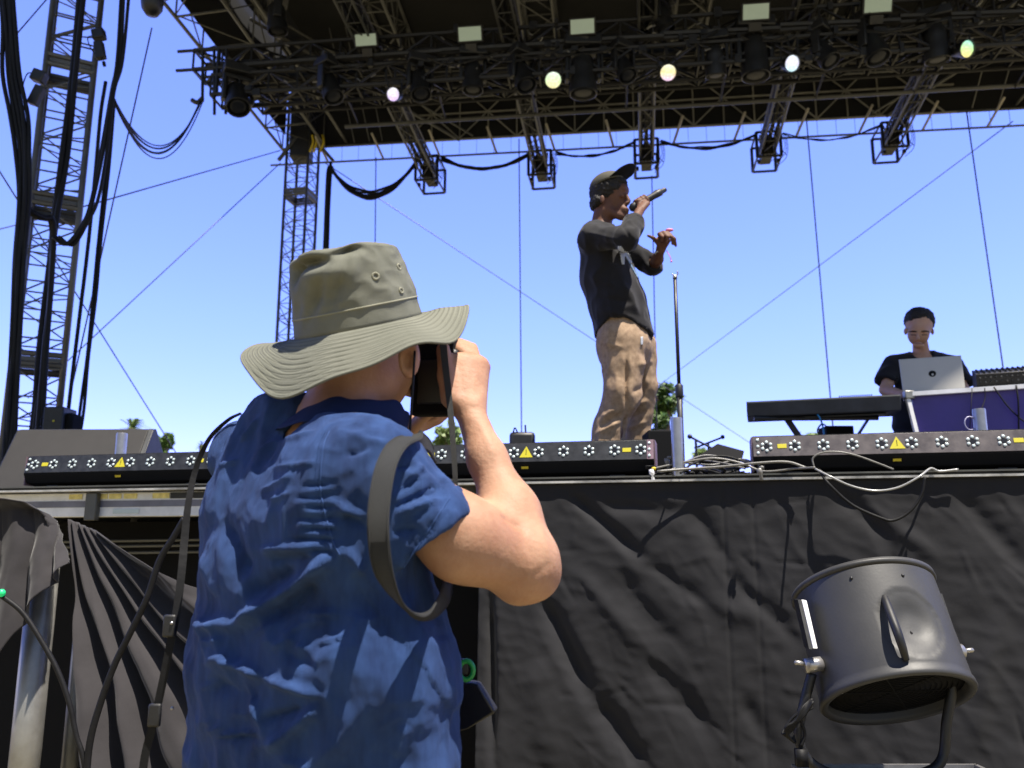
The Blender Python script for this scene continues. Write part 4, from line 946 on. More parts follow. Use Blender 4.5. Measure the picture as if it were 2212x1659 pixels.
q.tube(bez([DS(2195, 832, -.02), DS(2200, 870, -.04), DS(2201, 950, -.03)], 6), 0.005, 5).tube(bez([DS(2127, 838, -.02), DS(2128, 860, -.03), DS(2120, 885, -.06)], 6), 0.003, 5)
tag(q.build('desk_cable', M['cable'], smooth=True), 'black cables hanging down the front of the purple case', 'cable')
# laptop
lb_ = DS(1950, 840, .06); rb_ = DS(2085, 831, .06); lb_.z = rb_.z = top+0.022; lt = DS(1941, 776, .11); rt = DS(2076, 767, .11)
t = thing('laptop', 'open silver laptop with a round black emblem on its lid, standing on the purple case', 'laptop', (lb_+rb_)/2)
nrm = (rt-lt).cross(lb_-lt).normalized(); nrm = nrm if nrm.y < 0 else -nrm
M['laptop'] = mat('laptop_aluminium', (0.48, 0.465, 0.42), 0.4, 0.1, var=0.04, vscale=3)
MB().prism([lt, rt, rb_, lb_], -nrm*0.008).build('lid', M['laptop'], t, bevel=0.004)
MB().prism([lb_+dy*-0.24, rb_+dy*-0.24, rb_, lb_][::-1] if False else [lb_+dy*0.004, rb_+dy*0.004, rb_+dy*0.25, lb_+dy*0.25], V((0, 0, -0.012))).build('base', M['laptop'], t, bevel=0.003)
ce = DS(2014, 808, .09); ce = ce - nrm*((ce-lt).dot(nrm)) + nrm*0.0012
q = MB().lathe(ce, nrm, [(0.0195, -0.001), (0.0195, 0.0004), (0.001, 0.0004)], 28); q.build('emblem', M['soft_black'], t)
ux = (rt-lt).normalized(); uy = nrm.cross(ux)
uy = uy if uy.z > 0 else -uy
q = MB().prism([ce+nrm*0.0007+ux*0.001-uy*0.006+(ux*math.cos(k*math.pi/4)*0.0055+uy*math.sin(k*math.pi/4)*0.0075) for k in range(8)], nrm*0.0004)
q.build('emblem_mark', M['laptop'], t)
# mixer
ma, mb_ = DS(2110, 835, .05), DS(2250, 820, .05); mb_.z = ma.z = top+0.02
t = thing('audio_mixer', 'small black mixer with rows of knobs on the purple case at the right edge', 'mixer', (ma+mb_)/2)
mx = (mb_-ma).normalized(); my = dy*0.96+ZU*0.25; mz = mx.cross(my).normalized(); mz = mz if mz.z > 0 else -mz; LM = (mb_-ma).length; hh = px(30, DY)
MB().prism([ma, ma+mz*hh*0.95, ma+my*0.26+mz*hh*1.0, ma+dy*0.27], mx*LM).build('body', M['black_plastic'], t, bevel=0.003)
q = MB(); q2 = MB(); rng = random.Random(5)
for i in range(13):
    for j in range(5):
        c = ma+mx*(0.018+0.026*i)+mz*hh*0.96+my*(0.02+0.045*j)
        (q if (i+j) % 3 else q2).lathe(c, mz, [(0.0055, 0), (0.0048, 0.013), (0.001, 0.0135)], 8)
    for j in range(2):
        c = ma+mx*(0.018+0.026*i)+mz*hh*(0.35+0.32*j)-V((0, 0.002, 0)); (q2 if (i+j) % 2 else q).lathe(c, (0, -1, 0), [(0.0055, 0), (0.005, 0.004), (0.001, 0.005)], 8)
q.build('knob', M['black_metal'], t); q2.build('jack_socket', M['alu_tower'], t)

# ---------------------------------------------------------------- trees beyond the stage
def tree(x, y, w, h, Y, lb, m, seed, n=420, palm=False, ls=0.16):
    top = D(x, y-h/2, Y); cx = D(x, y, Y); R_ = px(w/2, Y); H_ = px(h/2, Y); rng = random.Random(seed)
    t = thing('leafy_tree' if not palm else 'palm_tree', lb, 'tree', (cx.x, Y, 0))
    q = MB(); base = V((cx.x, Y, 0)); hub = V((cx.x, Y, cx.z-(H_*0.3 if not palm else 0)))
    q.tube(bez([base, base.lerp(hub, 0.5)+V((0.15, 0, 0)), hub], 5), [0.28-0.15*i/10 for i in range(11)], 8)
    if not palm:
        for k in range(9):
            a = rng.uniform(0, 6.28); e = cx+V((R_*0.7*math.cos(a), R_*0.5*math.sin(a), H_*rng.uniform(-0.5, 0.7))); q.tube([hub-V((0, 0, 0.3)), hub.lerp(e, 0.5)+V((0, 0, 0.1)), e], [0.10, 0.06, 0.02], 5)
    q.build('trunk', M['bark'], t, smooth=True)
    q = MB()
    if palm:
        for k in range(34):
            a = rng.uniform(0, 6.28); el = rng.uniform(-0.4, 1.35); L_ = R_*rng.uniform(0.8, 1.1); pts = []
            dr = V((math.cos(a)*math.cos(el), math.sin(a)*math.cos(el), math.sin(el)))
            for i in range(9): s_ = i/8; pts.append(cx+dr*L_*s_-V((0, 0, L_*0.35*s_*s_)))
            for i in range(1, 9):
                tg = (pts[i]-pts[i-1]).normalized(); sd = tg.cross(ZU); sd = sd.normalized() if sd.length > 0.01 else V((1, 0, 0))
                for s_ in (-1, 1):
                    for m_ in range(2):
                        b0 = pts[i-1].lerp(pts[i], m_*0.5); tip = b0+(sd*s_+tg*0.6-ZU*0.35).normalized()*L_*0.24*(1-0.6*abs(i/8-0.4)); w_ = tg*L_*0.022
                        b = len(q.v); q.v += [b0-w_, b0+w_, tip]; q.f.append((b, b+1, b+2))
    else:
        cl = [V((rng.gauss(0, .42), rng.gauss(0, .4), rng.gauss(0, .40))) for _ in range(26)]
        for k in range(n*9):
            c = rng.choice(cl); d = c + V((rng.gauss(0, .13), rng.gauss(0, .13), rng.gauss(0, .12)))
            if d.length > 1.25: continue
            p_ = cx+V((d.x*R_, d.y*R_, d.z*H_)); a = V((rng.gauss(0, 1), rng.gauss(0, 1), rng.gauss(0, 1))).normalized(); b2 = a.orthogonal().normalized(); s_ = ls*rng.uniform(0.6, 1.3)
            b = len(q.v); q.v += [p_-a*s_, p_+b2*s_*0.45, p_+a*s_, p_-b2*s_*0.45]; q.f.append((b, b+1, b+2, b+3))
    q.build('crown', m, t)
tree(1436, 885, 82, 98, 26, 'bushy green tree seen right behind the performer legs', M['leaf'], 3, 520, ls=0.10)
tree(285, 925, 78, 62, 30, 'palm top showing above the wedge monitor', M['leaf_light'], 5, palm=True)
tree(970, 945, 52, 58, 30, 'pale green cactus like tree between the photographer arms', M['leaf_light'], 8, 260, ls=0.13)
tree(437, 962, 34, 40, 34, 'palm top beside the photographer shoulder', M['leaf'], 9, palm=True)
tree(1748, 948, 62, 30, 36, 'low pale green tree top under the keyboard', M['leaf_light'], 12, 200, ls=0.15)
tree(1522, 985, 60, 40, 34, 'pale bushy tree top between the two right light bars', M['leaf_light'], 14, 200, ls=0.15)
tree(918, 965, 50, 34, 38, 'faint pale tree top behind the camera strap loop', M['leaf_light'], 15, 160, ls=0.15)
tree(358, 955, 30, 50, 36, 'small green tree top right of the wedge monitor', M['leaf'], 16, 160, ls=0.15)

# ---------------------------------------------------------------- drum fan on a road case
M['fan_grey'] = mat('fan_shell', (0.036, 0.036, 0.037), 0.55, 0.0, var=0.10, vscale=5, bump=0.0002, bscale=150, rvar=0.06)
FY = 2.22
top_c, bot_c = D(1862, 1275, FY+0.13), D(1938, 1510, FY-0.01)
ax = (top_c-bot_c).normalized()
Lb = (top_c-bot_c).length
R1 = px(141, FY+0.12); R2 = px(149, FY)
t = thing('blower_fan', 'grey metal drum blower fan on a bent tube yoke in front of the stage drape', 'fan', (bot_c.x, FY, 0.86))
sx = V((1, 0.0, 0)); sx = (sx - ax*sx.dot(ax)).normalized(); fr_ = ax.cross(sx); fr_ = fr_ if fr_.y < 0 else -fr_  # towards the camera
prof = [(R1*0.97, Lb-0.004), (R1*1.03, Lb+0.002), (R1*1.035, Lb-0.006), (R1*1.0, Lb-0.016)] + [(R1+(R2*1.0-R1)*(1-k/10)**1.3, Lb*0.94*k/10+0.02) for k in range(10, -1, -1)] + [(R2*1.02, 0.012), (R2*1.03, 0.0), (R2*1.0, -0.006), (R2*0.93, -0.002), (R2*0.90, 0.03)]
n = 64; base = []
q = MB(); 
dimp = bot_c + ax*Lb*0.47
prof_d = []
for i in range(len(prof)-1):
    a, b_ = prof[i], prof[i+1]; st_ = max(1, int(abs(a[1]-b_[1])/0.006))
    for k in range(st_): prof_d.append((a[0]+(b_[0]-a[0])*k/st_, a[1]+(b_[1]-a[1])*k/st_))
prof_d.append(prof[-1])
q.lathe(bot_c, ax, prof_d, 160, a0=sx)
dc = bot_c+ax*(Lb*0.42)+fr_*R1*0.99+sx*0.015
for i, v in enumerate(q.v):
    d = (v-dc); rr = math.sqrt((d.dot(sx)/0.052)**2+(d.dot(ax)/0.058)**2)
    if d.dot(fr_) > -0.05 and rr < 1.5: q.v[i] = v - fr_*0.020*(1/(1+rr**4*1.2))
# open top and bottom: drop the end caps
q.f = [f for f in q.f if len(f) == 4]
h = q.build('drum', M['fan_grey'], t, smooth=True, solid=0.002)
MB().lathe(bot_c, ax, [(R2*0.915, 0.02), (R2*0.90, 0.10), (R2*0.85, 0.20)], 48).build('inner_sleeve', M['soft_black'], t, smooth=True)
q = MB()
for r in np.linspace(0.012, R2*0.90, 13): q.tube([bot_c+ax*0.018+(sx*math.cos(k*math.pi/20)+fr_*math.sin(k*math.pi/20))*r for k in range(40)], 0.0012, 4, closed=True)
for k in range(6): q.tube([bot_c+ax*0.018, bot_c+ax*0.018+(sx*math.cos(k*math.pi/3)+fr_*math.sin(k*math.pi/3))*R2*0.91], 0.002, 4)
q.build('grille', M['soft_black'], t)
MB().lathe(bot_c, ax, [(0.001, 0.04), (0.045, 0.042), (0.05, 0.06), (0.05, 0.14), (0.001, 0.15)], 24).build('motor', mat('fan_motor', (0.06, 0.07, 0.055), 0.4, 0.5), t, smooth=True)
q = MB()
for k in range(5):
    a = k*2*math.pi/5; d1 = sx*math.cos(a)+fr_*math.sin(a); d2 = sx*math.cos(a+0.75)+fr_*math.sin(a+0.75); d3 = sx*math.cos(a+0.5)+fr_*math.sin(a+0.5)
    q.prism([bot_c+ax*0.085+d1*0.045, bot_c+ax*0.07+d1*R2*0.8, bot_c+ax*0.10+d3*R2*0.84, bot_c+ax*0.125+d2*R2*0.78, bot_c+ax*0.11+d2*0.05], ax*0.002)
q.build('blade', M['black_metal'], t)
# handle: bent rod
hp = []
def onfan(x, y, out):
    """point on the drum front at photo position, lifted outwards"""
    d = (D(x, y, 1.0)-cam.location).normalized(); o = cam.location-bot_c
    # intersect with cylinder radius Rm
    Rm = (R1+R2)/2+out; dd = d-ax*d.dot(ax); oo = o-ax*o.dot(ax); A = dd.dot(dd); B = 2*dd.dot(oo); C = oo.dot(oo)-Rm*Rm; disc = B*B-4*A*C
    s_ = (-B-math.sqrt(max(0, disc)))/(2*A); return cam.location+d*s_
hp = bez([onfan(1911, 1290, -0.004), onfan(1915, 1303, 0.012), onfan(1927, 1335, 0.030), onfan(1940, 1370, 0.034), onfan(1950, 1400, 0.024), onfan(1957, 1425, 0.004)], 8)
MB().tube(hp, [0.008+0.0025*math.sin(math.pi*i/(len(hp)-1)) for i in range(len(hp))], 14).build('handle', M['black_metal'], t, smooth=True)
q = MB()
for (x, y) in ((1839, 1249), (1950, 1243)): q.ball(onfan(x, y, 0.001), 0.0045, 10, 8)
q.build('rivet', M['black_metal'], t, smooth=True)
# side brackets (white edge coloured in for the highlight), pivots
for sgn, (xa, ya, xb, yb), (xc, yc) in ((-1, (1733, 1296, 1757, 1400), (1757, 1436)), (1, (2018, 1283, 2052, 1384), (2063, 1409))):
    a = D(xa, ya, FY+0.03); b_ = D(xb, yb, FY-0.02)
    MB().box((a+b_)/2, (b_-a)/2, V((0.006, 0, 0)), V((0, 0.016, 0))).build('side_bracket', M['white'], t, bevel=0.002)
    MB().box((a+b_)/2+V((0.010*sgn, 0.006, 0)), (b_-a)/2*1.02, V((0.005, 0, 0)), V((0, 0.018, 0))).build('bracket_back', M['black_metal'], t)
    c = D(xc, yc, FY-0.01)
    MB().lathe(c, (1, 0, 0.12), [(0.018, -0.022), (0.018, 0.02), (0.012, 0.024)], 20).build('pivot', M['chrome'], t, smooth=True)
    MB().lathe(c, (sgn, 0, 0.12), [(0.006, 0.02), (0.006, 0.045), (0.003, 0.048)], 12).build('bolt', M['chrome'], t, smooth=True)
# yoke: tube from left pivot down, along and up
cl_, cr_ = D(1757, 1445, FY), D(2063, 1420, FY)
yk = bez([cl_+V((-0.004, 0, -0.01)), D(1737, 1520, FY), D(1725, 1585, FY), D(1745, 1640, FY), D(1800, 1672, FY), D(1900, 1680, FY), D(1990, 1672, FY), D(2035, 1640, FY), D(2045, 1560, FY), D(2058, 1480, FY), cr_], 8)
MB().tube(yk, 0.0125, 14).build('yoke', M['black_metal'], t, smooth=True)
q = MB()
cc = D(1735, 1530, FY-0.02)
for i in range(6):
    a = 0.55+0.05*i; L_ = 0.075-0.006*i
    p0 = cc+V((0.02, -0.004*i, 0.02)); q.tube(bez([p0, cc+V((-0.01, -0.015, 0.0-0.004*i)), cc+V((-0.03-0.004*i, -0.01, -0.045)), cc+V((-0.055+0.006*i, 0, -0.06-0.004*i)), cc+V((-0.03, 0.01, -0.03)), cc+V((0.025, 0.0, 0.022-0.004*i))], 6), 0.0035, 6)
q.tube(bez([cc+V((-0.01, 0, -0.02)), cc+V((0.0, 0, -0.06)), cc+V((-0.012, 0, -0.09))], 5), 0.004, 6).box(cc+V((-0.012, 0, -0.115)), V((0.014, 0, 0)), V((0, 0.01, 0)), V((0, 0, 0.02)))
q.build('power_cord', M['cable'], t, smooth=True)
# road case under the fan
zt = D(1900, 1643, FY+0.27).z
t = thing('road_case', 'black road case with silver edges under the blower fan', 'case', (D(1900, 1640, FY).x, FY+0.05, 0))
xa, xb = D(1712, 1640, FY+.27).x, D(2106, 1640, FY+.27).x; xm = (xa+xb)/2; hw = (xb-xa)/2
MB().box((xm, FY+0.05, (zt-0.02)/2), V((hw, 0, 0)), V((0, 0.22, 0)), V((0, 0, (zt-0.02)/2))).build('body', M['black_plastic'], t, bevel=0.004)
q = MB()
for s_ in (-1, 1):
    q.tube([(xa-0.003, FY+0.05+0.22*s_, zt-0.015), (xb+0.003, FY+0.05+0.22*s_, zt-0.015)], 0.008, 4); q.tube([(xa if s_ < 0 else xb, FY-0.17, zt-0.015), (xa if s_ < 0 else xb, FY+0.27, zt-0.015)], 0.008, 4)
q.build('edge', M['chrome'], t)
# ---------------------------------------------------------------- loose dark cables in front of the pleated drape
scable([(398, 1120, 2.2), (375, 1160, 2.2), (345, 1210, 2.2), (318, 1290, 2.2), (285, 1360, 2.2), (250, 1430, 2.2), (220, 1510, 2.2), (195, 1600, 2.2), (186, 1700, 2.2), (180, 1900, 2.2)], 0.0088, 'thick black cable curving down in front of the pleated drape', 'cable')
scable([(-40, 1262, 2.2), (10, 1292, 2.2), (50, 1325, 2.2), (90, 1385, 2.2), (125, 1450, 2.2), (150, 1520, 2.2), (165, 1590, 2.2), (182, 1650, 2.2), (195, 1800, 2.2)], 0.0066, 'thinner black cable crossing the silver pole at the left', 'cable')
t = thing('green_clip', 'tiny green light at the left edge above the silver pole', 'clip', D(3, 1283, 2.2)); MB().ball(D(3, 1281, 2.19), 0.010, 10, 8).build('cap', mat('green_plastic', (0.02, 0.5, 0.16), 0.4, emit=(0.0, 0.4, 0.12), estr=0.3), t, smooth=True)
# ---------------------------------------------------------------- implicit surface modelling (numpy surface nets)
class SDF:
    def __init__(s, lo, hi, h):
        s.h = h; s.lo = np.array(lo, float); s.n = np.ceil((np.array(hi, float)-s.lo)/h).astype(int)+1
        s.F = np.full(s.n, 0.05, np.float32)
        s.ax = [s.lo[i]+h*np.arange(s.n[i]) for i in range(3)]
    def sub_(s, lo, hi):
        sl = []
        for i in range(3):
            a = max(0, int((lo[i]-s.lo[i])/s.h)); b = min(s.n[i], int((hi[i]-s.lo[i])/s.h)+2)
            if b <= a: return None
            sl.append(slice(a, b))
        X = s.ax[0][sl[0]][:, None, None]; Y = s.ax[1][sl[1]][None, :, None]; Z = s.ax[2][sl[2]][None, None, :]
        return tuple(sl), X, Y, Z
    def comb(s, r, d, k, op):
        sl = r[0]; f = s.F[sl]; d = np.minimum(d, 0.05) if op == 'add' else d
        if op == 'add':
            hh = np.clip(0.5+0.5*(f-d)/k, 0, 1); s.F[sl] = f*(1-hh)+d*hh - k*hh*(1-hh)
        else:
            d = -d; hh = np.clip(0.5-0.5*(f-d)/k, 0, 1); s.F[sl] = f*(1-hh)+d*hh + k*hh*(1-hh)
    def cap(s, a, b, ra, rb=None, k=0.02, op='add'):
        rb = ra if rb is None else rb; a = np.array(a, float); b = np.array(b, float); m = 0.055+max(ra, rb)
        r = s.sub_(np.minimum(a, b)-m, np.maximum(a, b)+m)
        if r is None: return s
        _, X, Y, Z = r; ba = b-a; L2 = max(1e-9, ba.dot(ba))
        t = np.clip(((X-a[0])*ba[0]+(Y-a[1])*ba[1]+(Z-a[2])*ba[2])/L2, 0, 1)
        d = np.sqrt((X-a[0]-t*ba[0])**2+(Y-a[1]-t*ba[1])**2+(Z-a[2]-t*ba[2])**2)-(ra+(rb-ra)*t)
        s.comb(r, d, k, op); return s
    def ell(s, c, rad, axes=None, k=0.02, op='add'):
        c = np.array(c, float); rad = np.array(rad, float); A = np.eye(3) if axes is None else np.array([list(v) for v in axes], float)
        m = 0.055+rad.max(); r = s.sub_(c-m, c+m)
        if r is None: return s
        _, X, Y, Z = r; q = [((X-c[0])*A[i][0]+(Y-c[1])*A[i][1]+(Z-c[2])*A[i][2]) for i in range(3)]
        k0 = np.sqrt(sum((q[i]/rad[i])**2 for i in range(3))); k1 = np.sqrt(sum((q[i]/rad[i]**2)**2 for i in range(3)))+1e-9
        s.comb(r, k0*(k0-1)/k1, k, op); return s
    def ecap(s, a, b, wa, wb, wd, k=0.02, op='add'):
        """elliptical tapered capsule; wa,wb=(half width along wd, half depth)"""
        a = np.array(a, float); b = np.array(b, float); n = (b-a); L = np.linalg.norm(n); n /= L; w = np.array(wd, float); w -= n*w.dot(n); w /= np.linalg.norm(w); d_ = np.cross(n, w)
        m = 0.055+max(wa+wb); r = s.sub_(np.minimum(a, b)-m, np.maximum(a, b)+m)
        if r is None: return s
        _, X, Y, Z = r; px_, py_, pz_ = X-a[0], Y-a[1], Z-a[2]
        ax = px_*n[0]+py_*n[1]+pz_*n[2]; t = np.clip(ax/L, 0, 1); over = ax-t*L
        W_ = wa[0]+(wb[0]-wa[0])*t; D_ = wa[1]+(wb[1]-wa[1])*t; m_ = np.minimum(W_, D_)
        qw = px_*w[0]+py_*w[1]+pz_*w[2]; qd = px_*d_[0]+py_*d_[1]+pz_*d_[2]
        k0 = np.sqrt((qw/W_)**2+(qd/D_)**2+(over/m_)**2); k1 = np.sqrt((qw/W_**2)**2+(qd/D_**2)**2+(over/m_**2)**2)+1e-9
        s.comb(r, k0*(k0-1)/k1, k, op); return s
    def cutplane(s, p, n, lo=None, hi=None, k=0.004):
        """removes what lies on the +n side (inside the optional box)"""
        lo = s.lo if lo is None else lo; hi = s.lo+s.h*s.n if hi is None else hi
        r = s.sub_(lo, hi); _, X, Y, Z = r; n = np.array(n, float); n /= np.linalg.norm(n)
        d = (X-p[0])*n[0]+(Y-p[1])*n[1]+(Z-p[2])*n[2]; s.comb(r, -d, k, 'sub'); return s
    def cutfn(s, fn, k=0.004):
        r = s.sub_(s.lo, s.lo+s.h*s.n); _, X, Y, Z = r; s.comb(r, -fn(X, Y, Z), k, 'sub'); return s
    def field(s, lo, hi, fn):
        r = s.sub_(lo, hi); _, X, Y, Z = r; s.F[r[0]] = s.F[r[0]] - fn(X, Y, Z); return s
    def mesh(s):
        F = s.F; n = F.shape; ins = F < 0
        c = np.zeros(tuple(x-1 for x in n), np.uint8)
        for dx in (0, 1):
            for dy in (0, 1):
                for dz in (0, 1): c += ins[dx:n[0]-1+dx, dy:n[1]-1+dy, dz:n[2]-1+dz]
        act = (c > 0) & (c < 8); I = np.argwhere(act); idx = np.full(c.shape, -1, np.int32); idx[act] = np.arange(len(I))
        P = np.zeros((len(I), 3)); C = np.zeros(len(I))
        corners = [(dx, dy, dz) for dx in (0, 1) for dy in (0, 1) for dz in (0, 1)]
        val = {q: F[I[:, 0]+q[0], I[:, 1]+q[1], I[:, 2]+q[2]] for q in corners}
        for q in corners:
            for a in range(3):
                if q[a] == 0:
                    q2 = list(q); q2[a] = 1; q2 = tuple(q2); v0, v1 = val[q], val[q2]; mk = (v0 < 0) != (v1 < 0)
                    t = np.where(mk, v0/(v0-v1+1e-20), 0)
                    for b in range(3): P[:, b] += np.where(mk, q[b]+(t if b == a else 0), 0)
                    C += mk
        P = (P/C[:, None]+I)*s.h+s.lo
        faces = []
        for a in range(3):
            b, d = (a+1) % 3, (a+2) % 3
            sl0 = [slice(1, -1)]*3; sl0[a] = slice(0, n[a]-1); sl1 = list(sl0); sl1[a] = slice(1, n[a])
            m0 = ins[tuple(sl0)]; m1 = ins[tuple(sl1)]; E = np.argwhere(m0 != m1); flip = m0[tuple(E.T)]
            off = np.array([1, 1, 1]); off[a] = 0; E = E+off
            q = []
            for (ob, od) in ((-1, -1), (0, -1), (0, 0), (-1, 0)):
                J = E.copy(); J[:, b] += ob; J[:, d] += od; q.append(idx[J[:, 0], J[:, 1], J[:, 2]])
            q = np.stack(q, 1); q[~flip] = q[~flip][:, ::-1]; faces.append(q)
        Q = np.concatenate(faces); Q = Q[(Q >= 0).all(1)]
        return P, Q
def relax(P, Q, it=2, lam=0.5):
    e = np.concatenate([Q[:, [0, 1]], Q[:, [1, 2]], Q[:, [2, 3]], Q[:, [3, 0]]]); e = np.concatenate([e, e[:, ::-1]])
    for _ in range(it):
        A = np.zeros_like(P); np.add.at(A, e[:, 0], P[e[:, 1]]); cnt = np.bincount(e[:, 0], minlength=len(P))[:, None]
        P = P*(1-lam)+A/np.maximum(cnt, 1)*lam
    return P
def vnormals(P, Q):
    n = np.cross(P[Q[:, 2]]-P[Q[:, 0]], P[Q[:, 3]]-P[Q[:, 1]]); N = np.zeros_like(P)
    for i in range(4): np.add.at(N, Q[:, i], n)
    return N/(np.linalg.norm(N, axis=1)[:, None]+1e-12)
def mkmesh(name, P, Q, m, parent=None, sub=0):
    o3 = np.array(wloc(parent)) if parent is not None else np.zeros(3)
    me = bpy.data.meshes.new(name); me.vertices.add(len(P)); me.vertices.foreach_set('co', (P-o3).astype(np.float32).ravel())
    me.loops.add(Q.size); me.loops.foreach_set('vertex_index', Q.astype(np.int32).ravel()); me.polygons.add(len(Q))
    me.polygons.foreach_set('loop_start', np.arange(0, Q.size, 4, dtype=np.int32)); me.polygons.foreach_set('loop_total', np.full(len(Q), 4, np.int32))
    me.polygons.foreach_set('use_smooth', np.ones(len(Q), bool)); me.materials.append(m); me.update(calc_edges=True); me.validate()
    o = bpy.data.objects.new(name, me); SC.collection.objects.link(o)
    if parent is not None: o.parent = parent
    if sub: md = o.modifiers.new('sub', 'SUBSURF'); md.levels = sub; md.render_levels = sub
    return o
def projn(P):
    x, y, z = P[:, 0], P[:, 1], P[:, 2]-CAM_Z; dep = y*CP+z*SP; up = -y*SP+z*CP
    return CXD+FD*x/dep, CYD-FD*up/dep
def creases(P, N, L, facing=True):
    X, Y = projn(P); h = np.zeros(len(P)); vd = P-np.array([0, 0, CAM_Z]); vd /= np.linalg.norm(vd, axis=1)[:, None]
    fc = np.clip(-(vd*N).sum(1)*3+0.2, 0, 1) if facing else 1
    for (x0, y0, x1, y1, sg, a) in L:
        dx, dy = x1-x0, y1-y0; L2 = dx*dx+dy*dy; t = ((X-x0)*dx+(Y-y0)*dy)/L2; tc = np.clip(t, 0, 1)
        d = np.hypot(X-x0-tc*dx, Y-y0-tc*dy); w = np.clip(np.minimum(tc, 1-tc)*4, 0.15, 1)
        h += a*w*(0.55*np.exp(-(d/sg)**2)+0.45*np.exp(-d/sg*1.3))
    return h*fc
def npnoise(P, sc, seed=0.0, ridged=False, oct=1):
    out = np.empty(len(P))
    for i, p in enumerate(P):
        v = noise.noise(V((p[0]*sc[0]+seed, p[1]*sc[1], p[2]*sc[2])))
        out[i] = 1-2*abs(v) if ridged else v
    return out
def bvh_of(o):
    me = o.data; M_ = o.matrix_world if o.parent is None else Matrix.Translation(wloc(o.parent))
    return BVHTree.FromPolygons([M_ @ v.co for v in me.vertices], [tuple(p.vertices) for p in me.polygons])
def hit(b, x, y, off=0.0):
    d = (D(x, y, 1.0)-cam.location).normalized(); r = b.ray_cast(cam.location, d)
    return (r[0]+r[1]*off*(1 if r[1].dot(d) < 0 else -1), r[1]) if r[0] else (None, None)
def decal(b, name, polyd, m, parent, off=0.002, step=2.5):
    xs = [p[0] for p in polyd]; ys = [p[1] for p in polyd]; nx = int((max(xs)-min(xs))/step)+2; ny = int((max(ys)-min(ys))/step)+2
    def inside(x, y):
        c = False; n = len(polyd)
        for i in range(n):
            x0, y0 = polyd[i]; x1, y1 = polyd[(i+1) % n]
            if (y0 > y) != (y1 > y) and x < (x1-x0)*(y-y0)/(y1-y0)+x0: c = not c
        return c
    q = MB(); id_ = {}
    for i in range(nx):
        for j in range(ny):
            x, y = min(xs)+i*step, min(ys)+j*step
            if inside(x+0.01, y+0.01):
                p, n = hit(b, x, y, off)
                if p: id_[i, j] = len(q.v); q.v.append(p)
    for (i, j) in id_:
        if all(k in id_ for k in ((i+1, j), (i+1, j+1), (i, j+1))): q.f.append((id_[i, j], id_[i, j+1], id_[i+1, j+1], id_[i+1, j]))
    return q.build(name, m, parent, smooth=True, solid=0.0012)
def seam(b, name, ptsd, r, m, parent, off=0.0005, dash=0):
    pts = [hit(b, p.x, p.y, off)[0] for p in bez([V((x, y, 0)) for x, y in ptsd], 10)]; pts = [p for p in pts if p]
    q = MB()
    if dash:
        for i in range(0, len(pts)-1):
            a, c = pts[i], pts[i+1]; k = max(1, int((c-a).length/dash))
            for j in range(k): q.tube([a.lerp(c, j/k), a.lerp(c, (j+0.6)/k)], r, 4)
    else: q.tube(pts, r, 5)
    return q.build(name, m, parent, smooth=True)

# ---------------------------------------------------------------- skin and cloth materials
def skin_mat(name, c1, c2, red):
    m = mat(name, c1, 0.62, spec=0.35, var=0.0, col2=c2, vscale=14, bump=0.0009, bscale=140, sss=0.12, rvar=0.08, detail=8)
    return m
M['skin_fair'] = skin_mat('fair_skin', (0.42, 0.245, 0.158), (0.325, 0.165, 0.100), 0)
M['skin_dark'] = skin_mat('brown_skin', (0.15, 0.068, 0.040), (0.10, 0.043, 0.025), 0)
M['skin_tan'] = skin_mat('tan_skin', (0.52, 0.31, 0.20), (0.44, 0.24, 0.15), 0)
M['denim'] = weave(mat('blue_chambray', (0.028, 0.068, 0.200), 0.8, var=0.0, col2=(0.013, 0.034, 0.112), vscale=26, stretch=(1, 1, .16), bump=0.0012, bscale=42, spec=0.2, sheen=0.04), 420, 0.28, 0.00025)
M['denim_trim'] = mat('blue_chambray_seam', (0.032, 0.068, 0.19), 0.8, spec=0.2)
M['denim_dark'] = weave(mat('navy_collar', (0.010, 0.020, 0.075), 0.8, spec=0.2, bump=0.0006, bscale=60), 420, 0.2, 0.0002)
M['hat_cloth'] = weave(mat('olive_canvas', (0.170, 0.172, 0.138), 0.85, var=0.0, col2=(0.132, 0.135, 0.107), vscale=7, bump=0.0007, bscale=55, spec=0.2), 300, 0.10, 0.0001)
M['hat_seam'] = mat('olive_stitch', (0.23, 0.225, 0.165), 0.85)
M['strap_black'] = weave(mat('strap_webbing', (0.016, 0.017, 0.017), 0.7, var=0.15, vscale=25), 500, 0.15, 0.0002)
M['hair_black'] = mat('black_hair', (0.010, 0.008, 0.007), 0.75, bump=0.006, bscale=75)
M['tee_black'] = mat('black_tshirt', (0.010, 0.0093, 0.011), 0.85, bump=0.002, bscale=14, spec=0.25, sheen=0.12)
M['cap_cloth'] = mat('faded_cap', (0.062, 0.057, 0.040), 0.85, var=0.12, vscale=20, bump=0.0006, bscale=120)
M['chino'] = mat('tan_trousers', (0.37, 0.262, 0.175), 0.85, var=0.0, col2=(0.25, 0.172, 0.112), vscale=38, bump=0.001, bscale=30, spec=0.2)
M['print_white'] = mat('white_print', (0.45, 0.48, 0.53), 0.7, var=0.1, vscale=60)
M['print_blue'] = mat('blue_print', (0.14, 0.22, 0.33), 0.7)

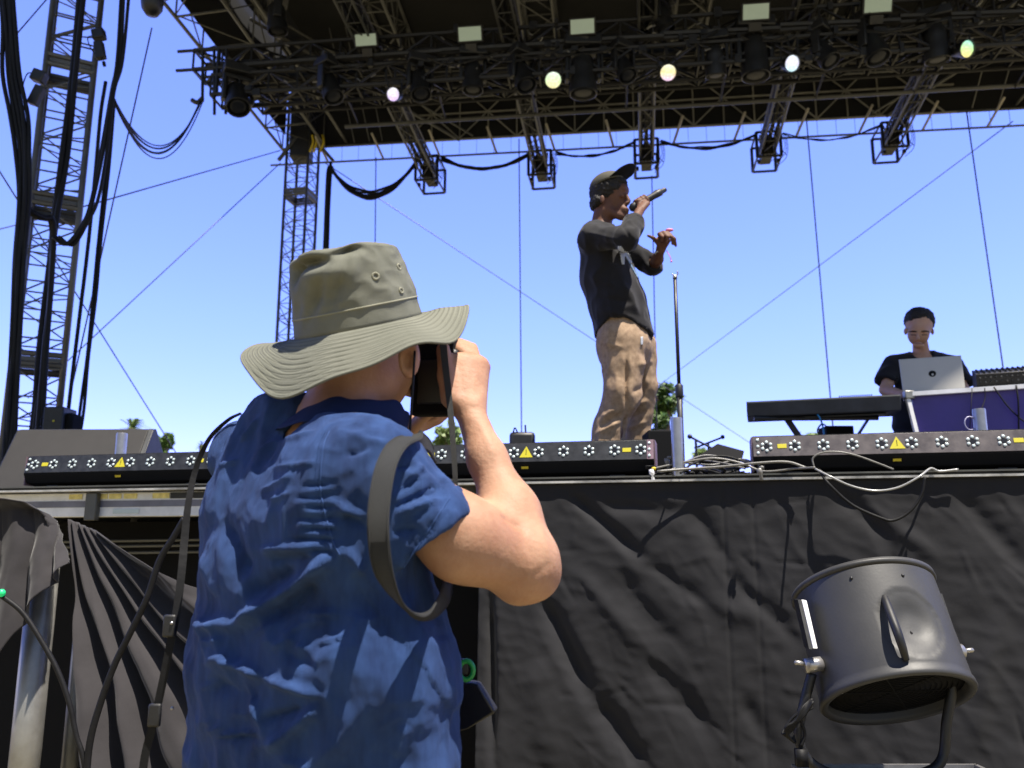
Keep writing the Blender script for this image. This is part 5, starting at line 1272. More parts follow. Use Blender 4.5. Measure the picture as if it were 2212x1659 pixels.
# ================================================================ PHOTOGRAPHER
SHX = V((0.79, -0.61, 0)).normalized(); FWD = V((0.61, 0.79, 0)).normalized()
ph = thing('person', 'man seen from behind in olive bucket hat and blue shirt raising a camera', 'person', (-0.29, 1.30, 0))
RS, LS = D(822, 1024, 1.175), D(522, 985, 1.44)
EL_, W1 = D(1138, 1224, 1.25), D(1017, 893, 1.335)
s = SDF((-0.66, 0.90, -0.01), (0.16, 1.86, 1.96), 0.0052)
C = [D(668, 1060, 1.32), D(676, 1200, 1.31), D(690, 1400, 1.33), D(692, 1640, 1.355)]
s.ecap(C[0], C[1], (.165, .095), (.165, .10), SHX, .05).ecap(C[1], C[3], (.165, .09), (.155, .09), SHX, .05)
s.ecap(C[3], C[3]-V((0, 0, .22)), (.155, .10), (.16, .11), SHX, .05)
hip = C[3]-V((0, 0, .24))
for sg in (-1, 1):
    h0 = hip+SHX*0.09*sg; kn = V((h0.x+0.01*sg, h0.y, 0.50)); an = V((kn.x, kn.y-0.01, 0.09))
    s.cap(h0, kn, .085, .058, .03).cap(kn, an, .056, .038, .02).cap(an, an+V((FWD.x*.13, FWD.y*.13, -.045)), .04, .03, .02)
s.cap(D(735, 930, 1.27), RS, .05, .052, .04).cap(D(640, 925, 1.33), LS, .05, .048, .04)
# right arm: upper arm, elbow, forearm, wrist
s.cap(RS, D(1000, 1164, 1.205), .047, .0555, .02).cap(D(1000, 1164, 1.205), D(1118, 1212, 1.245), .0560, .0500, .03)
s.ell(D(1136, 1229, 1.255), (.043, .041, .043), k=.03).cap(D(1165, 1232, 1.255), D(1186, 1243, 1.258), .020, .0135, .016).cap(D(1120, 1262, 1.245), D(1165, 1262, 1.25), .026, .018, .02)
s.cap(D(1130, 1205, 1.25), D(1102, 1110, 1.275), .0435, .0405, .03).cap(D(1102, 1110, 1.275), D(1052, 990, 1.305), .0405, .0285, .03)
s.cap(D(1052, 990, 1.305), W1, .029, .0232, .02)
# right hand: palm edge towards the viewer, thumb on the camera back, fingers over the far side
PX = V((0.93, 0.36, 0)).normalized()
s.ecap(D(1012, 876, 1.342), D(1004, 790, 1.372), (.029, .023), (.040, .023), PX, .016)
s.cap(D(1030, 868, 1.352), D(1036, 797, 1.385), .013, .0165, .012)
s.ell(D(1036, 790, 1.385), (.013, .014, .014), k=.012)
s.cap(D(972, 862, 1.328), D(962, 812, 1.335), .0155, .0135, .012).cap(D(962, 812, 1.335), D(957, 752, 1.35), .0130, .0115, .006)
for i in range(4):
    b0 = D(1030-13*i, 782-9*i, 1.385+.006*i); b1 = D(1022-15*i, 752-5*i, 1.42+.006*i); b2 = D(985-10*i, 745-3*i, 1.455); b3 = D(955-8*i, 752, 1.462)
    s.cap(b0, b1, .0098, .0092, .008).cap(b1, b2, .0090, .0082, .004).cap(b2, b3, .0080, .0072, .004)
# left arm, from below, and hand under the lens
LE = D(640, 1190, 1.66); LW = D(850, 938, 1.525)
s.cap(LS, LE, .048, .040, .02).cap(LE, LW, .040, .026, .02).ecap(LW, D(908, 912, 1.52), (.030, .026), (.036, .018), V((0.2, .9, .3)), .015)
for i in range(4):
    a = D(905+4*i, 915+2*i, 1.50+.018*i); b_ = D(938+3*i, 901+2*i, 1.49+.018*i); c_ = D(962+2*i, 884+3*i, 1.488+.018*i)
    s.cap(a, b_, .0098, .009, .006).cap(b_, c_, .009, .0078, .004)
s.cap(D(890, 925, 1.50), D(917, 898, 1.462), .0125, .0105, .008).cap(D(917, 898, 1.462), D(938, 889, 1.45), .0103, .009, .004)
# neck, head
s.cap(D(715, 985, 1.285), D(756, 838, 1.315), .060, .055, .03)
s.ell(D(778, 735, 1.335), (.079, .096, .112), (FWD.cross(ZU)*-1, FWD, ZU), .03)
s.ell(D(808, 788, 1.375), (.060, .07, .078), (FWD.cross(ZU)*-1, FWD, ZU), .03)
s.cap(D(806, 830, 1.325), D(820, 858, 1.405), .033, .022, .03)
s.cap(D(905, 800, 1.435), D(912, 822, 1.45), .010, .013, .012).ell(D(893, 848, 1.43), (.022, .012, .009), k=.01)
# ear
s.ell(D(884, 773, 1.255), (.0165, .019, .033), (V((.93, -.3, 0)), V((.3, .93, 0)), ZU), .006)
s.ell(D(880, 778, 1.243), (.007, .010, .016), k=.006, op='sub').ell(D(884, 797, 1.262), (.008, .012, .010), k=.006)
P, Q = s.mesh(); P = relax(P, Q, 2, .45); N = vnormals(P, Q)
P += N*creases(P, N, [(1080, 1112, 1132, 1140, 5, -.0045), (1188, 1215, 1150, 1080, 8, .0022), (1150, 1215, 1120, 1100, 10, -.0020), (1150, 1250, 1190, 1215, 7, -.0018), (1022, 845, 1032, 795, 5, .0014), (1002, 850, 1012, 790, 5, .0012), (1035, 870, 1042, 840, 6, .0012), (1095, 1132, 1150, 1150, 6, -.0014), (1010, 880, 1040, 884, 6, -.0012), (990, 900, 1030, 905, 5, .0010), (1035, 900, 1075, 1000, 10, .0022), (1020, 1240, 1110, 1262, 14, .0016), (860, 815, 868, 850, 6, -.001), (790, 862, 830, 905, 8, -.0012)])[:, None]
mkmesh('body', P, Q, M['skin_fair'], ph)
# shirt
s = SDF((-0.66, 0.90, 0.93), (0.10, 1.66, 1.74), 0.0042)
HM = D(928, 1166, 1.19); adir = (HM-RS).normalized()
s.cap(RS, HM+adir*0.05, .0605, .0815, .03)
s.cutplane(HM, adir, np.array(HM)-.13, np.array(HM)+.14)
s.cap(HM-adir*0.06, HM+adir*0.1, .062, .074, .003, 'sub')
s.ecap(D(668, 1085, 1.32), D(676, 1200, 1.315), (.186, .112), (.200, .130), SHX, .03)
s.ecap(D(674, 1200, 1.315), D(682, 1420, 1.328), (.202, .130), (.240, .144), SHX, .04)
s.ecap(D(682, 1420, 1.328), D(682, 1720, 1.352), (.238, .142), (.256, .150), SHX, .04)
s.cap(D(700, 968, 1.27), RS, .054, .054, .035).cap(D(655, 935, 1.33), LS, .052, .052, .04)
s.cap(D(612, 930, 1.34), D(540, 1080, 1.35), .055, .07, .05)
s.ell(D(735, 1090, 1.20), (.085, .075, .11), k=.06)
s.cutplane((0, 0, 0.98), (0, 0, -1))
NB = D(742, 926, 1.29); NAX = V((0.50, 0.30, 0.80)).normalized()
s.cap(NB-NAX*.05, NB+NAX*.2, .062, .066, .01, 'sub')
P, Q = s.mesh(); P = relax(P, Q, 3, .5); N = vnormals(P, Q)
WR_ = [(718, 1192, 602, 1296, 14, .011), (640, 1262, 494, 1358, 14, .010), (520, 1350, 418, 1352, 13, .006),
 (690, 1262, 560, 1345, 20, -.010), (640, 1230, 520, 1290, 22, -.008), (480, 1110, 530, 1260, 20, -.009), (430, 1180, 470, 1300, 12, .005), (540, 1190, 690, 1180, 9, .005), (560, 1215, 680, 1205, 9, -.005),
 (457, 1420, 569, 1465, 10, .008), (555, 1462, 705, 1507, 11, .008), (440, 1470, 560, 1520, 26, -.008), (600, 1410, 690, 1440, 18, -.006), (585, 1400, 640, 1375, 8, .004), (640, 1330, 735, 1322, 7, .005),
 (700, 1515, 570, 1625, 15, .008), (770, 1330, 760, 1420, 15, .004), (560, 1560, 660, 1530, 8, -.005), (430, 1310, 452, 1430, 6, .0035), (458, 1330, 478, 1430, 6, .003), (410, 1400, 418, 1530, 7, .004), (520, 1480, 570, 1580, 6, .0035),
 (470, 1586, 562, 1584, 4, .004), (470, 1595, 560, 1595, 5, -.003), (400, 1240, 430, 1330, 7, .003), (385, 1560, 420, 1670, 10, .006), (850, 1640, 880, 1560, 14, .003), (900, 1300, 905, 1660, 40, .004),
 (650, 1052, 722, 1040, 4, -.0035), (640, 1076, 722, 1068, 4, -.004), (655, 1098, 726, 1094, 4, -.004), (630, 1120, 728, 1120, 4, -.0045), (650, 1143, 730, 1146, 4, -.004), (620, 1166, 732, 1168, 5, -.005), (660, 1190, 735, 1196, 5, -.004),
 (615, 930, 680, 888, 5, .004), (550, 990, 612, 945, 5, .004), (515, 957, 561, 901, 6, .005), (590, 1012, 690, 1000, 4, .003), (560, 1062, 640, 1025, 5, .003), (600, 962, 690, 930, 5, .003),
 (580, 1085, 640, 1060, 4, .003), (470, 1012, 520, 990, 5, .003), (850, 1098, 953, 1047, 7, -.006), (860, 1110, 960, 1075, 8, .005), (850, 1150, 905, 1140, 7, -.004), (726, 1097, 788, 1118, 9, .005), (735, 1115, 790, 1140, 9, -.005), (905, 985, 960, 1045, 7, -.003), (740, 980, 800, 960, 7, -.003),
 (848, 1070, 930, 1015, 5, -.003), (870, 1040, 925, 1000, 5, .0028), (745, 1180, 790, 1240, 9, .005), (900, 1180, 985, 1088, 3, -.002), (860, 1235, 968, 1082, 2.6, -.0016), (730, 935, 860, 960, 7, .002), (850, 1010, 900, 1000, 6, -.003)]
for k in range(26): # fine creases scattered over the back
    rg = random.Random(k*7+1); x, y = rg.uniform(420, 960), rg.uniform(950, 1650); a = rg.uniform(-.6, .3); L_ = rg.uniform(30, 90); WR_.append((x, y, x+L_*math.cos(a), y+L_*math.sin(a), rg.uniform(4, 8), rg.uniform(.001, .003)))
h = 1.9*creases(P, N, WR_)
h += -0.0062 + 0.007*npnoise(P, (5, 5, 4), 3.3) + 0.0085*npnoise(P, (10, 10, 8), 7.7, True) + 0.0032*npnoise(P, (26, 26, 20), 1.7, True) + 0.0010*npnoise(P, (60, 60, 45), 4.7, True)
tt = ((P-np.array(HM))*np.array(adir)).sum(1); ra_ = np.linalg.norm(P-np.array(HM)-tt[:, None]*np.array(adir), axis=1)
h += .0024*np.clip((tt+.038)/.003, 0, 1)*(ra_ < .115)*(tt > -.06)
P += N*h[:, None]
shirt = mkmesh('shirt', P, Q, M['denim'], ph)
bs = bvh_of(shirt)
seam(bs, 'armhole_seam', [(712, 932), (700, 960), (694, 1000), (692, 1050), (698, 1090), (708, 1130), (722, 1175), (735, 1200)], .0011, M['denim_trim'], ph, .0004)
seam(bs, 'armhole_stitch', [(703, 932), (691, 960), (685, 1000), (683, 1050), (689, 1092), (699, 1132), (713, 1178), (726, 1204)], .0007, M['denim_trim'], ph, .0006, dash=.004)
seam(bs, 'sleeve_seam', [(866, 1236), (885, 1206), (915, 1162), (945, 1115), (972, 1074)], .0010, M['denim_trim'], ph, .0004)
# collar
rows = []; ca_ = FWD; cb_ = SHX
for (r, hgt) in ((.070, -.012), (.0690, .010), (.0680, .034), (.0725, .041), (.0800, .034), (.0900, .006), (.098, -.016)):
    row = []
    for k in range(72):
        a = 2*math.pi*k/72; fr = max(0, math.cos(a)); rr = r*(1+0.10*fr); wv = 0.003*math.sin(a*5)+0.002*math.sin(a*9+1)
        row.append(NB+NAX*(hgt+.007-0.012*fr+wv)+ca_*math.cos(a)*rr*1.0+cb_*math.sin(a)*rr*.96)
    rows.append(row)
MB().grid(rows, closed_u=True).build('collar', M['denim_dark'], ph, smooth=True, solid=.003, sub=1)
# trousers and shoes (below the frame)
s = SDF((-0.70, 0.95, 0.03), (0.10, 1.62, 1.10), 0.010)
s.ecap(hip+V((0, 0, .14)), hip, (.175, .12), (.18, .125), SHX, .04)
for sg in (-1, 1):
    h0 = hip+SHX*0.095*sg; kn = V((h0.x+0.01*sg, h0.y, 0.50)); an = V((kn.x, kn.y-0.01, 0.10)); s.cap(h0, kn, .098, .075, .03).cap(kn, an, .075, .062, .02)
s.cutplane((0, 0, .07), (0, 0, -1)); P, Q = s.mesh(); mkmesh('trousers', P, Q, mat('khaki_trousers', (0.12, 0.10, 0.07), 0.85), ph)
# hat
hc = D(776, 706, 1.315); hz = V((-0.19, -0.31, 0.93)).normalized(); hx = V((1, 0, 0.02)); hx = (hx-hz*hx.dot(hz)).normalized(); hy = hz.cross(hx)
def hatp(x, y, z): return hc+hx*x+hy*y+hz*z
def gs(a, c, w):
    d = (a-c+math.pi) % (2*math.pi)-math.pi; return math.exp(-(d/w)**2)
NA = 200; rows = []
prof = [(.1010, -.002)]+[(.1010-.0010*k, .006*k) for k in range(1, 5)]
for k in range(1, 40): t_ = k/39; prof.append((.0975-.0145*t_**1.3, .024+.098*t_))
for k in range(1, 12): a = k/11*math.pi/2; prof.append((.083-.013*(1-math.cos(a))-.0*a, .122+.010*math.sin(a)))
for k in range(1, 26): t_ = k/25; prof.append((.070*(1-t_), .132+.003*t_))
for i, (r, z) in enumerate(prof):
    row = []; zz = z/.132; top = max(0, min(1, (zz-.0)/1.0))
    for j in range(NA):
        a = 2*math.pi*j/NA; x = math.cos(a); y = math.sin(a)
        rr = r; dz = 0
        side = min(1, zz*3)*(1 if z < .131 else r/.07)
        n1 = noise.noise(V((x*1.6, y*1.6, zz*1.5+4))); n2 = noise.noise(V((x*4.2, y*4.2, zz*4+9))); n3 = 1-2*abs(noise.noise(V((x*3+5, y*3, zz*6))))
        rr += (0.0045*n1+0.0022*n2+0.0016*n3)*side
        # pinched rim near the viewer and fold at the upper left
        rr -= 0.024*gs(a, 4.25, .34)*math.exp(-((zz-.84)/.07)**2)+0.024*gs(a, 5.00, .26)*math.exp(-((zz-.93)/.06)**2)+0.022*gs(a, 3.80, .17)*math.exp(-((zz-.78)/.12)**2)
        rr += 0.010*gs(a, 4.6, .45)*math.exp(-((zz-.70)/.14)**2)
        dz += -0.004*gs(a, 5.8, .8)*top**2-0.011*gs(a, 3.5, .6)*top**4-0.008*gs(a, 4.7, .35)*top**3-0.012*gs(a, .3, .9)*top**2
        rr -= 0.010*gs(a, 3.95+zz*.8, .12)*math.exp(-((zz-.45)/.22)**2)+0.009*gs(a, 4.35+zz*.7, .11)*math.exp(-((zz-.52)/.25)**2)
        if r < .066: dz -= 0.009*(1-r/.066)*(0.6+0.4*math.sin(a+1))
        row.append(hatp(x*rr*1.02, y*rr*1.08, z+dz))
    rows.append(row)
hat = MB().grid(rows, closed_u=True).build('bucket_hat', M['hat_cloth'], ph, smooth=True, solid=.0016)
NR = 84
def brim_h(a, t):
    """height at brim angle a (0 right, pi/2 far, 3pi/2 near), t 0..1"""
    z = -.010*t + (-.044*gs(a, 4.65, .80)-.034*gs(a, 4.05, .42)+.014*gs(a, 3.05, .38)-.004*gs(a, 2.4, .6)-.030*gs(a, 5.75, .33)+.010*gs(a, 1.6, .6))*t**1.4+.008*gs(a, .25, .6)*min(1, t*2.2)
    z += 0.0025*math.sin(a*7+1)*t**2
    return z
def brim_r(a, t): return .1005+t*(.068+.016*gs(a, 3.3, .5)+.012*gs(a, 4.1, .4)+.007*gs(a, .05, .6)-.006*gs(a, 4.9, .5))
BRIM_M = weave(mat('olive_canvas_stitched', (0.170, 0.172, 0.138), 0.85, col2=(0.132, 0.135, 0.107), vscale=7, bump=0.0006, bscale=55, spec=0.2), 300, 0.10, 0.0001)
def rings(m, c, f0, f1, step):
    t = m.node_tree; N = t.nodes; L = t.links; b = N['Principled BSDF']; co = N.new('ShaderNodeTexCoord'); s_ = N.new('ShaderNodeVectorMath'); s_.operation = 'SUBTRACT'; s_.inputs[1].default_value = c
    L.new(co.outputs['Object'], s_.inputs[0]); ln = N.new('ShaderNodeVectorMath'); ln.operation = 'LENGTH'; L.new(s_.outputs[0], ln.inputs[0])
    fr = N.new('ShaderNodeMath'); fr.operation = 'PINGPONG'; fr.inputs[1].default_value = step/2; L.new(ln.outputs['Value'], fr.inputs[0])
    mr = N.new('ShaderNodeMapRange'); mr.inputs[1].default_value = 0; mr.inputs[2].default_value = step*0.22; mr.inputs[3].default_value = 0.66; mr.inputs[4].default_value = 1.0; L.new(fr.outputs[0], mr.inputs[0])
    vm = N.new('ShaderNodeVectorMath'); vm.operation = 'SCALE'; L.new(b.inputs['Base Color'].links[0].from_socket, vm.inputs[0]); L.new(mr.outputs[0], vm.inputs['Scale']); L.new(vm.outputs[0], b.inputs['Base Color'])
    bp = N.new('ShaderNodeBump'); bp.inputs['Distance'].default_value = 0.0012; L.new(mr.outputs[0], bp.inputs['Height']); L.new(b.inputs['Normal'].links[0].from_socket, bp.inputs['Normal']); L.new(bp.outputs[0], b.inputs['Normal'])
rings(BRIM_M, hc - wloc(ph) - hz*0.0, 0, 0, 0.0078)
rows = []
for i in range(NR+1):
    t_ = i/NR; row = []
    for j in range(240):
        a = 2*math.pi*j/240; z = brim_h(a, t_)
        if .10 < t_ < .97: z += 0.0011*(1-min(1, abs(math.sin(t_*math.pi*10.5))*2.2))*-1
        r = brim_r(a, t_); row.append(hatp(math.cos(a)*r*1.02, math.sin(a)*r*1.06, z))
    rows.append(row)
brim = MB().grid(rows, closed_u=True).build('hat_brim', BRIM_M, ph, smooth=True, solid=.0022)
q = MB().tube([hatp(math.cos(2*math.pi*j/120)*brim_r(2*math.pi*j/120, 1)*1.02, math.sin(2*math.pi*j/120)*brim_r(2*math.pi*j/120, 1)*1.06, brim_h(2*math.pi*j/120, 1)) for j in range(120)], .0022, 6, closed=True)
q.build('brim_edge', M['hat_cloth'], ph, smooth=True)
bh = bvh_of(hat)
q = MB()
for zb in (.030,):
    pts = []
    for j in range(120):
        a = 2*math.pi*j/120; d = hx*math.cos(a)+hy*math.sin(a); r = bh.ray_cast(hatp(0, 0, zb), d)
        if r[0]: pts.append(r[0]+d*.0008)
    q.tube(pts, .0016, 6, closed=True)
q.build('hat_band_seam', M['hat_seam'], ph, smooth=True)
q = MB(); q2 = MB()
for (x, y, r) in ((811, 597, .0062), (861, 577, .0055), (866, 628, .0050)):
    p, n = hit(bh, x, y, .0008)
    if p:
        n = -n if n.dot(p-cam.location) > 0 else n; a1 = n.orthogonal().normalized(); a2 = n.cross(a1)
        MB().tube([p+(a1*math.cos(k*.4)+a2*math.sin(k*.4))*r*.8 for k in range(16)], r*.28, 8, closed=True).build('eyelet', M['hat_seam'], ph, smooth=True); MB().lathe(p-n*.001, n, [(r*.6, 0), (r*.6, .0006), (.0001, .0006)], 16).build('eyelet_hole', M['soft_black'], ph)

# camera in his hands
cc = D(943, 815, 1.43); cxv = V((0.985, -0.17, 0)).normalized(); cyv = V((0.17, 0.98, 0.10)).normalized(); czv = cxv.cross(cyv).normalized()
t = thing('photo_camera', 'black photo camera held up to the face of the man in the olive hat', 'camera', cc)
MB().box(cc, cxv*.040, cyv*.028, czv*.068).build('body', M['soft_black'], t, bevel=.007)
MB().box(cc+cxv*.035+czv*.0, cxv*.012, cyv*.034, czv*.045).build('grip', M['black_plastic'], t, bevel=.008)
MB().lathe(cc+cyv*.028, cyv, [(.036, 0), (.038, .02), (.040, .05), (.043, .09), (.043, .14), (.040, .142), (.036, .13)], 32).build('lens', M['black_metal'], t, smooth=True)
MB().box(cc-cyv*.030-czv*.01, cxv*.026, cyv*.003, czv*.038).build('screen', M['lens_dark'], t, bevel=.002)
MB().box(cc-cyv*.028+cxv*-.045, cxv*.010, cyv*.014, czv*.018).build('viewfinder', M['black_plastic'], t, bevel=.004)
pts = bez([D(957, 742, 1.325), D(962, 790, 1.318), D(969, 850, 1.312), D(976, 920, 1.305), D(981, 990, 1.30), D(984, 1050, 1.30), D(985, 1110, 1.31), D(975, 1200, 1.34)], 6)
n_ = len(pts); MB().ribbon(pts, V((1, .15, 0)), [.0115-.0055*i/(n_-1) for i in range(n_)], .0012).build('neck_strap', M['strap_black'], t, smooth=False)
MB().tube(bez([D(896, 758, 1.235), D(892, 830, 1.235), D(888, 890, 1.24), D(884, 950, 1.245), D(880, 985, 1.25)], 6), .0020, 6).build('strap_cord', M['cable'], t, smooth=True)
# wide strap hanging off the right shoulder
SP_ = [(938, 985, 1.26, (0, 1, .2)), (922, 958, 1.215, (.1, 1, .2)), (893, 946, 1.155, (.3, .9, .1)), (862, 958, 1.10, (.75, .5, .1)), (838, 995, 1.055, (1, .1, .1)), (824, 1050, 1.03, (1, -.05, 0)), (817, 1120, 1.02, (1, -.05, 0)), (820, 1190, 1.025, (1, -.1, -.1)), (833, 1250, 1.04, (.95, -.3, -.25)), (862, 1300, 1.07, (.6, -.75, -.3)), (902, 1328, 1.11, (.15, -.95, .1)), (938, 1318, 1.16, (-.1, -.9, .3)), (962, 1285, 1.21, (-.3, -.8, .3)), (970, 1240, 1.26, (-.3, -.8, .3))]
pts = bez([D(a, b_, c_) for a, b_, c_, _ in SP_], 6); wd = []
for i in range(len(SP_)-1):
    for k in range(6): wd.append(V(SP_[i][3]).normalized().lerp(V(SP_[i+1][3]).normalized(), k/6))
wd.append(V(SP_[-1][3]))
t = thing('bag_strap', 'wide dark grey strap looped over the right sleeve of the photographer', 'strap', D(817, 1120, 1.05))
MB().ribbon(pts, wd, .027, .0022).build('webbing', M['strap_black'], t, bevel=.0006)
q = MB()
for sg in (-1, 1):
    ed = []
    for i, p in enumerate(pts):
        tg = (pts[min(i+1, len(pts)-1)]-pts[max(i-1, 0)]).normalized(); w_ = wd[i]; w_ = (w_-tg*w_.dot(tg)).normalized(); ed.append(p+w_*.0112*sg-tg.cross(w_)*0.0)
    for o_ in (-.0013, .0013): q.tube([p+(tg_ := (pts[min(i+1, len(pts)-1)]-pts[max(i-1, 0)]).normalized()).cross(wd[i]).normalized()*o_ for i, p in enumerate(ed)], .0007, 5)
q.build('edge_stitch', M['strap_black'], t)
# left shoulder strap with buckles
SL = [(520, 893, 1.385), (492, 908, 1.40), (452, 948, 1.415), (424, 1010, 1.42), (408, 1080, 1.41), (399, 1160, 1.40), (392, 1240, 1.385), (380, 1330, 1.375), (366, 1400, 1.37), (350, 1480, 1.37), (332, 1560, 1.37), (312, 1640, 1.37), (300, 1760, 1.37)]
t = thing('bag_strap', 'narrow black strap with buckles hanging down the left side of the photographer', 'strap', D(380, 1330, 1.38))
pts = bez([D(*p) for p in SL], 6); MB().ribbon(pts, V((1, .3, 0)), [.004+.008*min(1, i/30) for i in range(len(pts))], .0025).build('webbing', M['cable'], t)
for (x, y) in ((366, 1352), (334, 1545)):
    p = D(x, y, 1.365); MB().box(p, V((.010, 0, 0)), V((0, .004, 0)), V((0, 0, .017))).build('buckle', M['black_plastic'], t, bevel=.003)
q = MB()
for (x, y) in ((371, 1346), (372, 1530)): q.ball(D(x, y, 1.36), .0028, 8, 6)
q.build('metal_ring', M['chrome'], t)
# pouch with green ring
p = D(1028, 1525, 1.42); t = thing('waist_pouch', 'flat black pouch with a green ring at the right hip of the photographer', 'pouch', p)
e1 = V((.052, -.01, -.040)); MB().prism([D(975, 1470, 1.40), D(1030, 1478, 1.36), D(1070, 1540, 1.36), D(1010, 1575, 1.38), D(975, 1585, 1.40)], V((0.005, .035, 0))).build('case', M['black_plastic'], t, bevel=.004)
MB().tube([D(1007, 1448, 1.375)+V((.011*math.cos(k*math.pi/8), 0, .014*math.sin(k*math.pi/8))) for k in range(16)], .0042, 8, closed=True).build('green_ring', mat('green_ring', (.01, .26, .05), .4), t, smooth=True)
MB().box(D(1000, 1440, 1.38), V((.010, 0, 0)), V((0, .006, 0)), V((0, 0, .012))).build('clip', M['black_plastic'], t, bevel=.003)

# ================================================================ PERFORMER
YP = 4.4
def A(x, y, dy=0.0): return D(x, y, YP+dy)
pf = thing('person', 'performer in black shirt, cap and tan trousers holding a microphone on stage', 'person', (A(1330, 900).x, YP, DECK))
s = SDF((A(1225, 700).x, YP-.55, DECK-.005), (A(1490, 560).x, YP+.50, A(1300, 345).z), 0.0054)
FX = V((0.92, -0.38, -0.06)).normalized(); LX = V((0.38, 0.92, 0)).normalized()
# head
s.ell(A(1315, 408), (.092, .074, .092), (FX, LX, ZU), .02).ell(A(1331, 432, -.008), (.064, .058, .084), (FX, LX, ZU), .03)
s.cap(A(1312, 455, -.035), A(1338, 467, -.055), .028, .020, .02).cap(A(1312, 452, .03), A(1338, 467, -.01), .028, .020, .02)
s.ell(A(1345, 469, -.055), (.020, .022, .018), k=.014)
s.ell(A(1350, 410, -.03), (.020, .045, .022), (FX, LX, ZU), .02)
s.cap(A(1353, 421, -.06), A(1358.5, 434, -.066), .0085, .0115, .012).ell(A(1356, 438.5, -.066), (.012, .0145, .0085), (FX, LX, ZU), k=.006)
s.ell(A(1345, 421.5, -.092), (.015, .012, .0085), k=.008, op='sub').ell(A(1343.5, 423.5, -.078), (.013, .012, .0095), k=.004)
s.ell(A(1352.5, 453, -.062), (.014, .022, .0065), (FX, LX, ZU), .006).ell(A(1351.5, 459, -.060), (.013, .020, .0070), (FX, LX, ZU), .006)
s.ell(A(1345, 455, -.045), (.022, .030, .032), (FX, LX, ZU), k=.03)
s.ell(A(1301, 430, -.082), (.013, .009, .024), k=.006).ell(A(1302, 430, -.094), (.006, .006, .012), k=.004, op='sub')
s.cap(A(1306, 448, 0), A(1296, 500, .01), .054, .058, .03)
# torso, legs (inside the clothes)
s.ecap(A(1300, 530), A(1322, 640), (.10, .165), (.10, .14), V((1, -.2, 0)), .05).ecap(A(1322, 640), A(1345, 730), (.10, .14), (.105, .15), V((1, -.2, 0)), .05)
NS, FS = A(1277, 512, -.15), A(1322, 520, .17)
s.cap(A(1300, 508), NS, .05, .052, .04).cap(A(1305, 508), FS, .05, .05, .04)
NE = A(1354, 517, -.31); NW = A(1381, 457, -.13)
s.cap(NS, NE, .048, .038, .02).cap(NE, A(1366, 490, -.24), .038, .034, .02).cap(A(1366, 490, -.24), NW, .034, .0235, .02)
FE = A(1410, 575, .13); FW_ = A(1427, 540, -.05)
s.cap(FS, FE, .046, .037, .02).cap(FE, A(1420, 560, .04), .035, .031, .02).cap(A(1420, 560, .04), FW_, .031, .0225, .02)
# hand with the microphone: fist round the handle
m0, m1 = A(1366, 449, -.065), A(1443, 406, -.03); md = (m1-m0).normalized(); mu = md.cross(V((0, 1, 0))).normalized(); mu = mu if mu.z > 0 else -mu; mv = md.cross(mu)
gc = m0+md*.062
s.ecap(NW, gc-mu*.022-V((0, .028, 0)), (.024, .018), (.034, .020), md, .012)
for i in range(4):
    c0 = gc+md*(.031-.0195*i); r_ = (.0098, .0102, .0098, .0088)[i]; arc = []
    for k in range(7):
        a = -2.3+k*.72; arc.append(c0+(mu*math.sin(a+.5)*.0265+V((0, -1, 0))*math.cos(a+.5)*.0265))
    for k in range(6): s.cap(arc[k], arc[k+1], r_, r_*.97, .0045)
s.cap(gc-mu*.03-md*.02, gc-mu*.016-md*.035-V((0, .026, 0)), .013, .011, .008).cap(gc-mu*.016-md*.035-V((0, .026, 0)), gc+mu*.012-md*.022-V((0, .034, 0)), .0108, .009, .005)
# free hand: thumb pointing left, fingers curled down on the right
hp_ = A(1434, 517, -.10)
s.ecap(FW_, hp_, (.024, .016), (.040, .017), V((1, 0, -.2)), .014)
tb = [A(1420, 524, -.09), A(1411, 514, -.12), A(1400, 509, -.13)]
s.cap(tb[0], tb[1], .0125, .0105, .012).cap(tb[1], tb[2], .0100, .0078, .004)
for i, (bx, by, mx_, my_, ex_, ey_) in enumerate([(1425, 506, 1431, 512, 1428, 521), (1433, 503, 1441, 511, 1440, 524), (1441, 504, 1451, 512, 1453, 527), (1447, 508, 1457, 516, 1460, 531)]):
    d0, d1, d2 = -.13-.005*i, -.165, -.15
    s.cap(A(bx, by, d0), A(mx_, my_, d1), .0108, .0098, .006).cap(A(mx_, my_, d1), A(ex_, ey_, d2), .0092, .0075, .0035)
    s.cap(hp_+V((0, -.01, 0)), A(bx, by, d0), .016, .0108, .012)
LG = [((1333, 745, -.085), (1338, 850, -.095), (1316, 1010, -.06)), ((1372, 745, .09), (1388, 850, .10), (1376, 1010, .13))]
fs = []
for (a, b_, c_) in LG:
    h0, kn = A(*a), A(*b_); an = A(*c_); an = V((an.x, an.y, DECK+.10)); fs.append(an); s.cap(h0, kn, .08, .056, .03).cap(kn, an, .054, .036, .02).cap(an, an+V((.11, -.03, -.065)), .036, .028, .02)
P, Q = s.mesh(); P = relax(P, Q, 1, .4); mkmesh('body', P, Q, M['skin_dark'], pf)
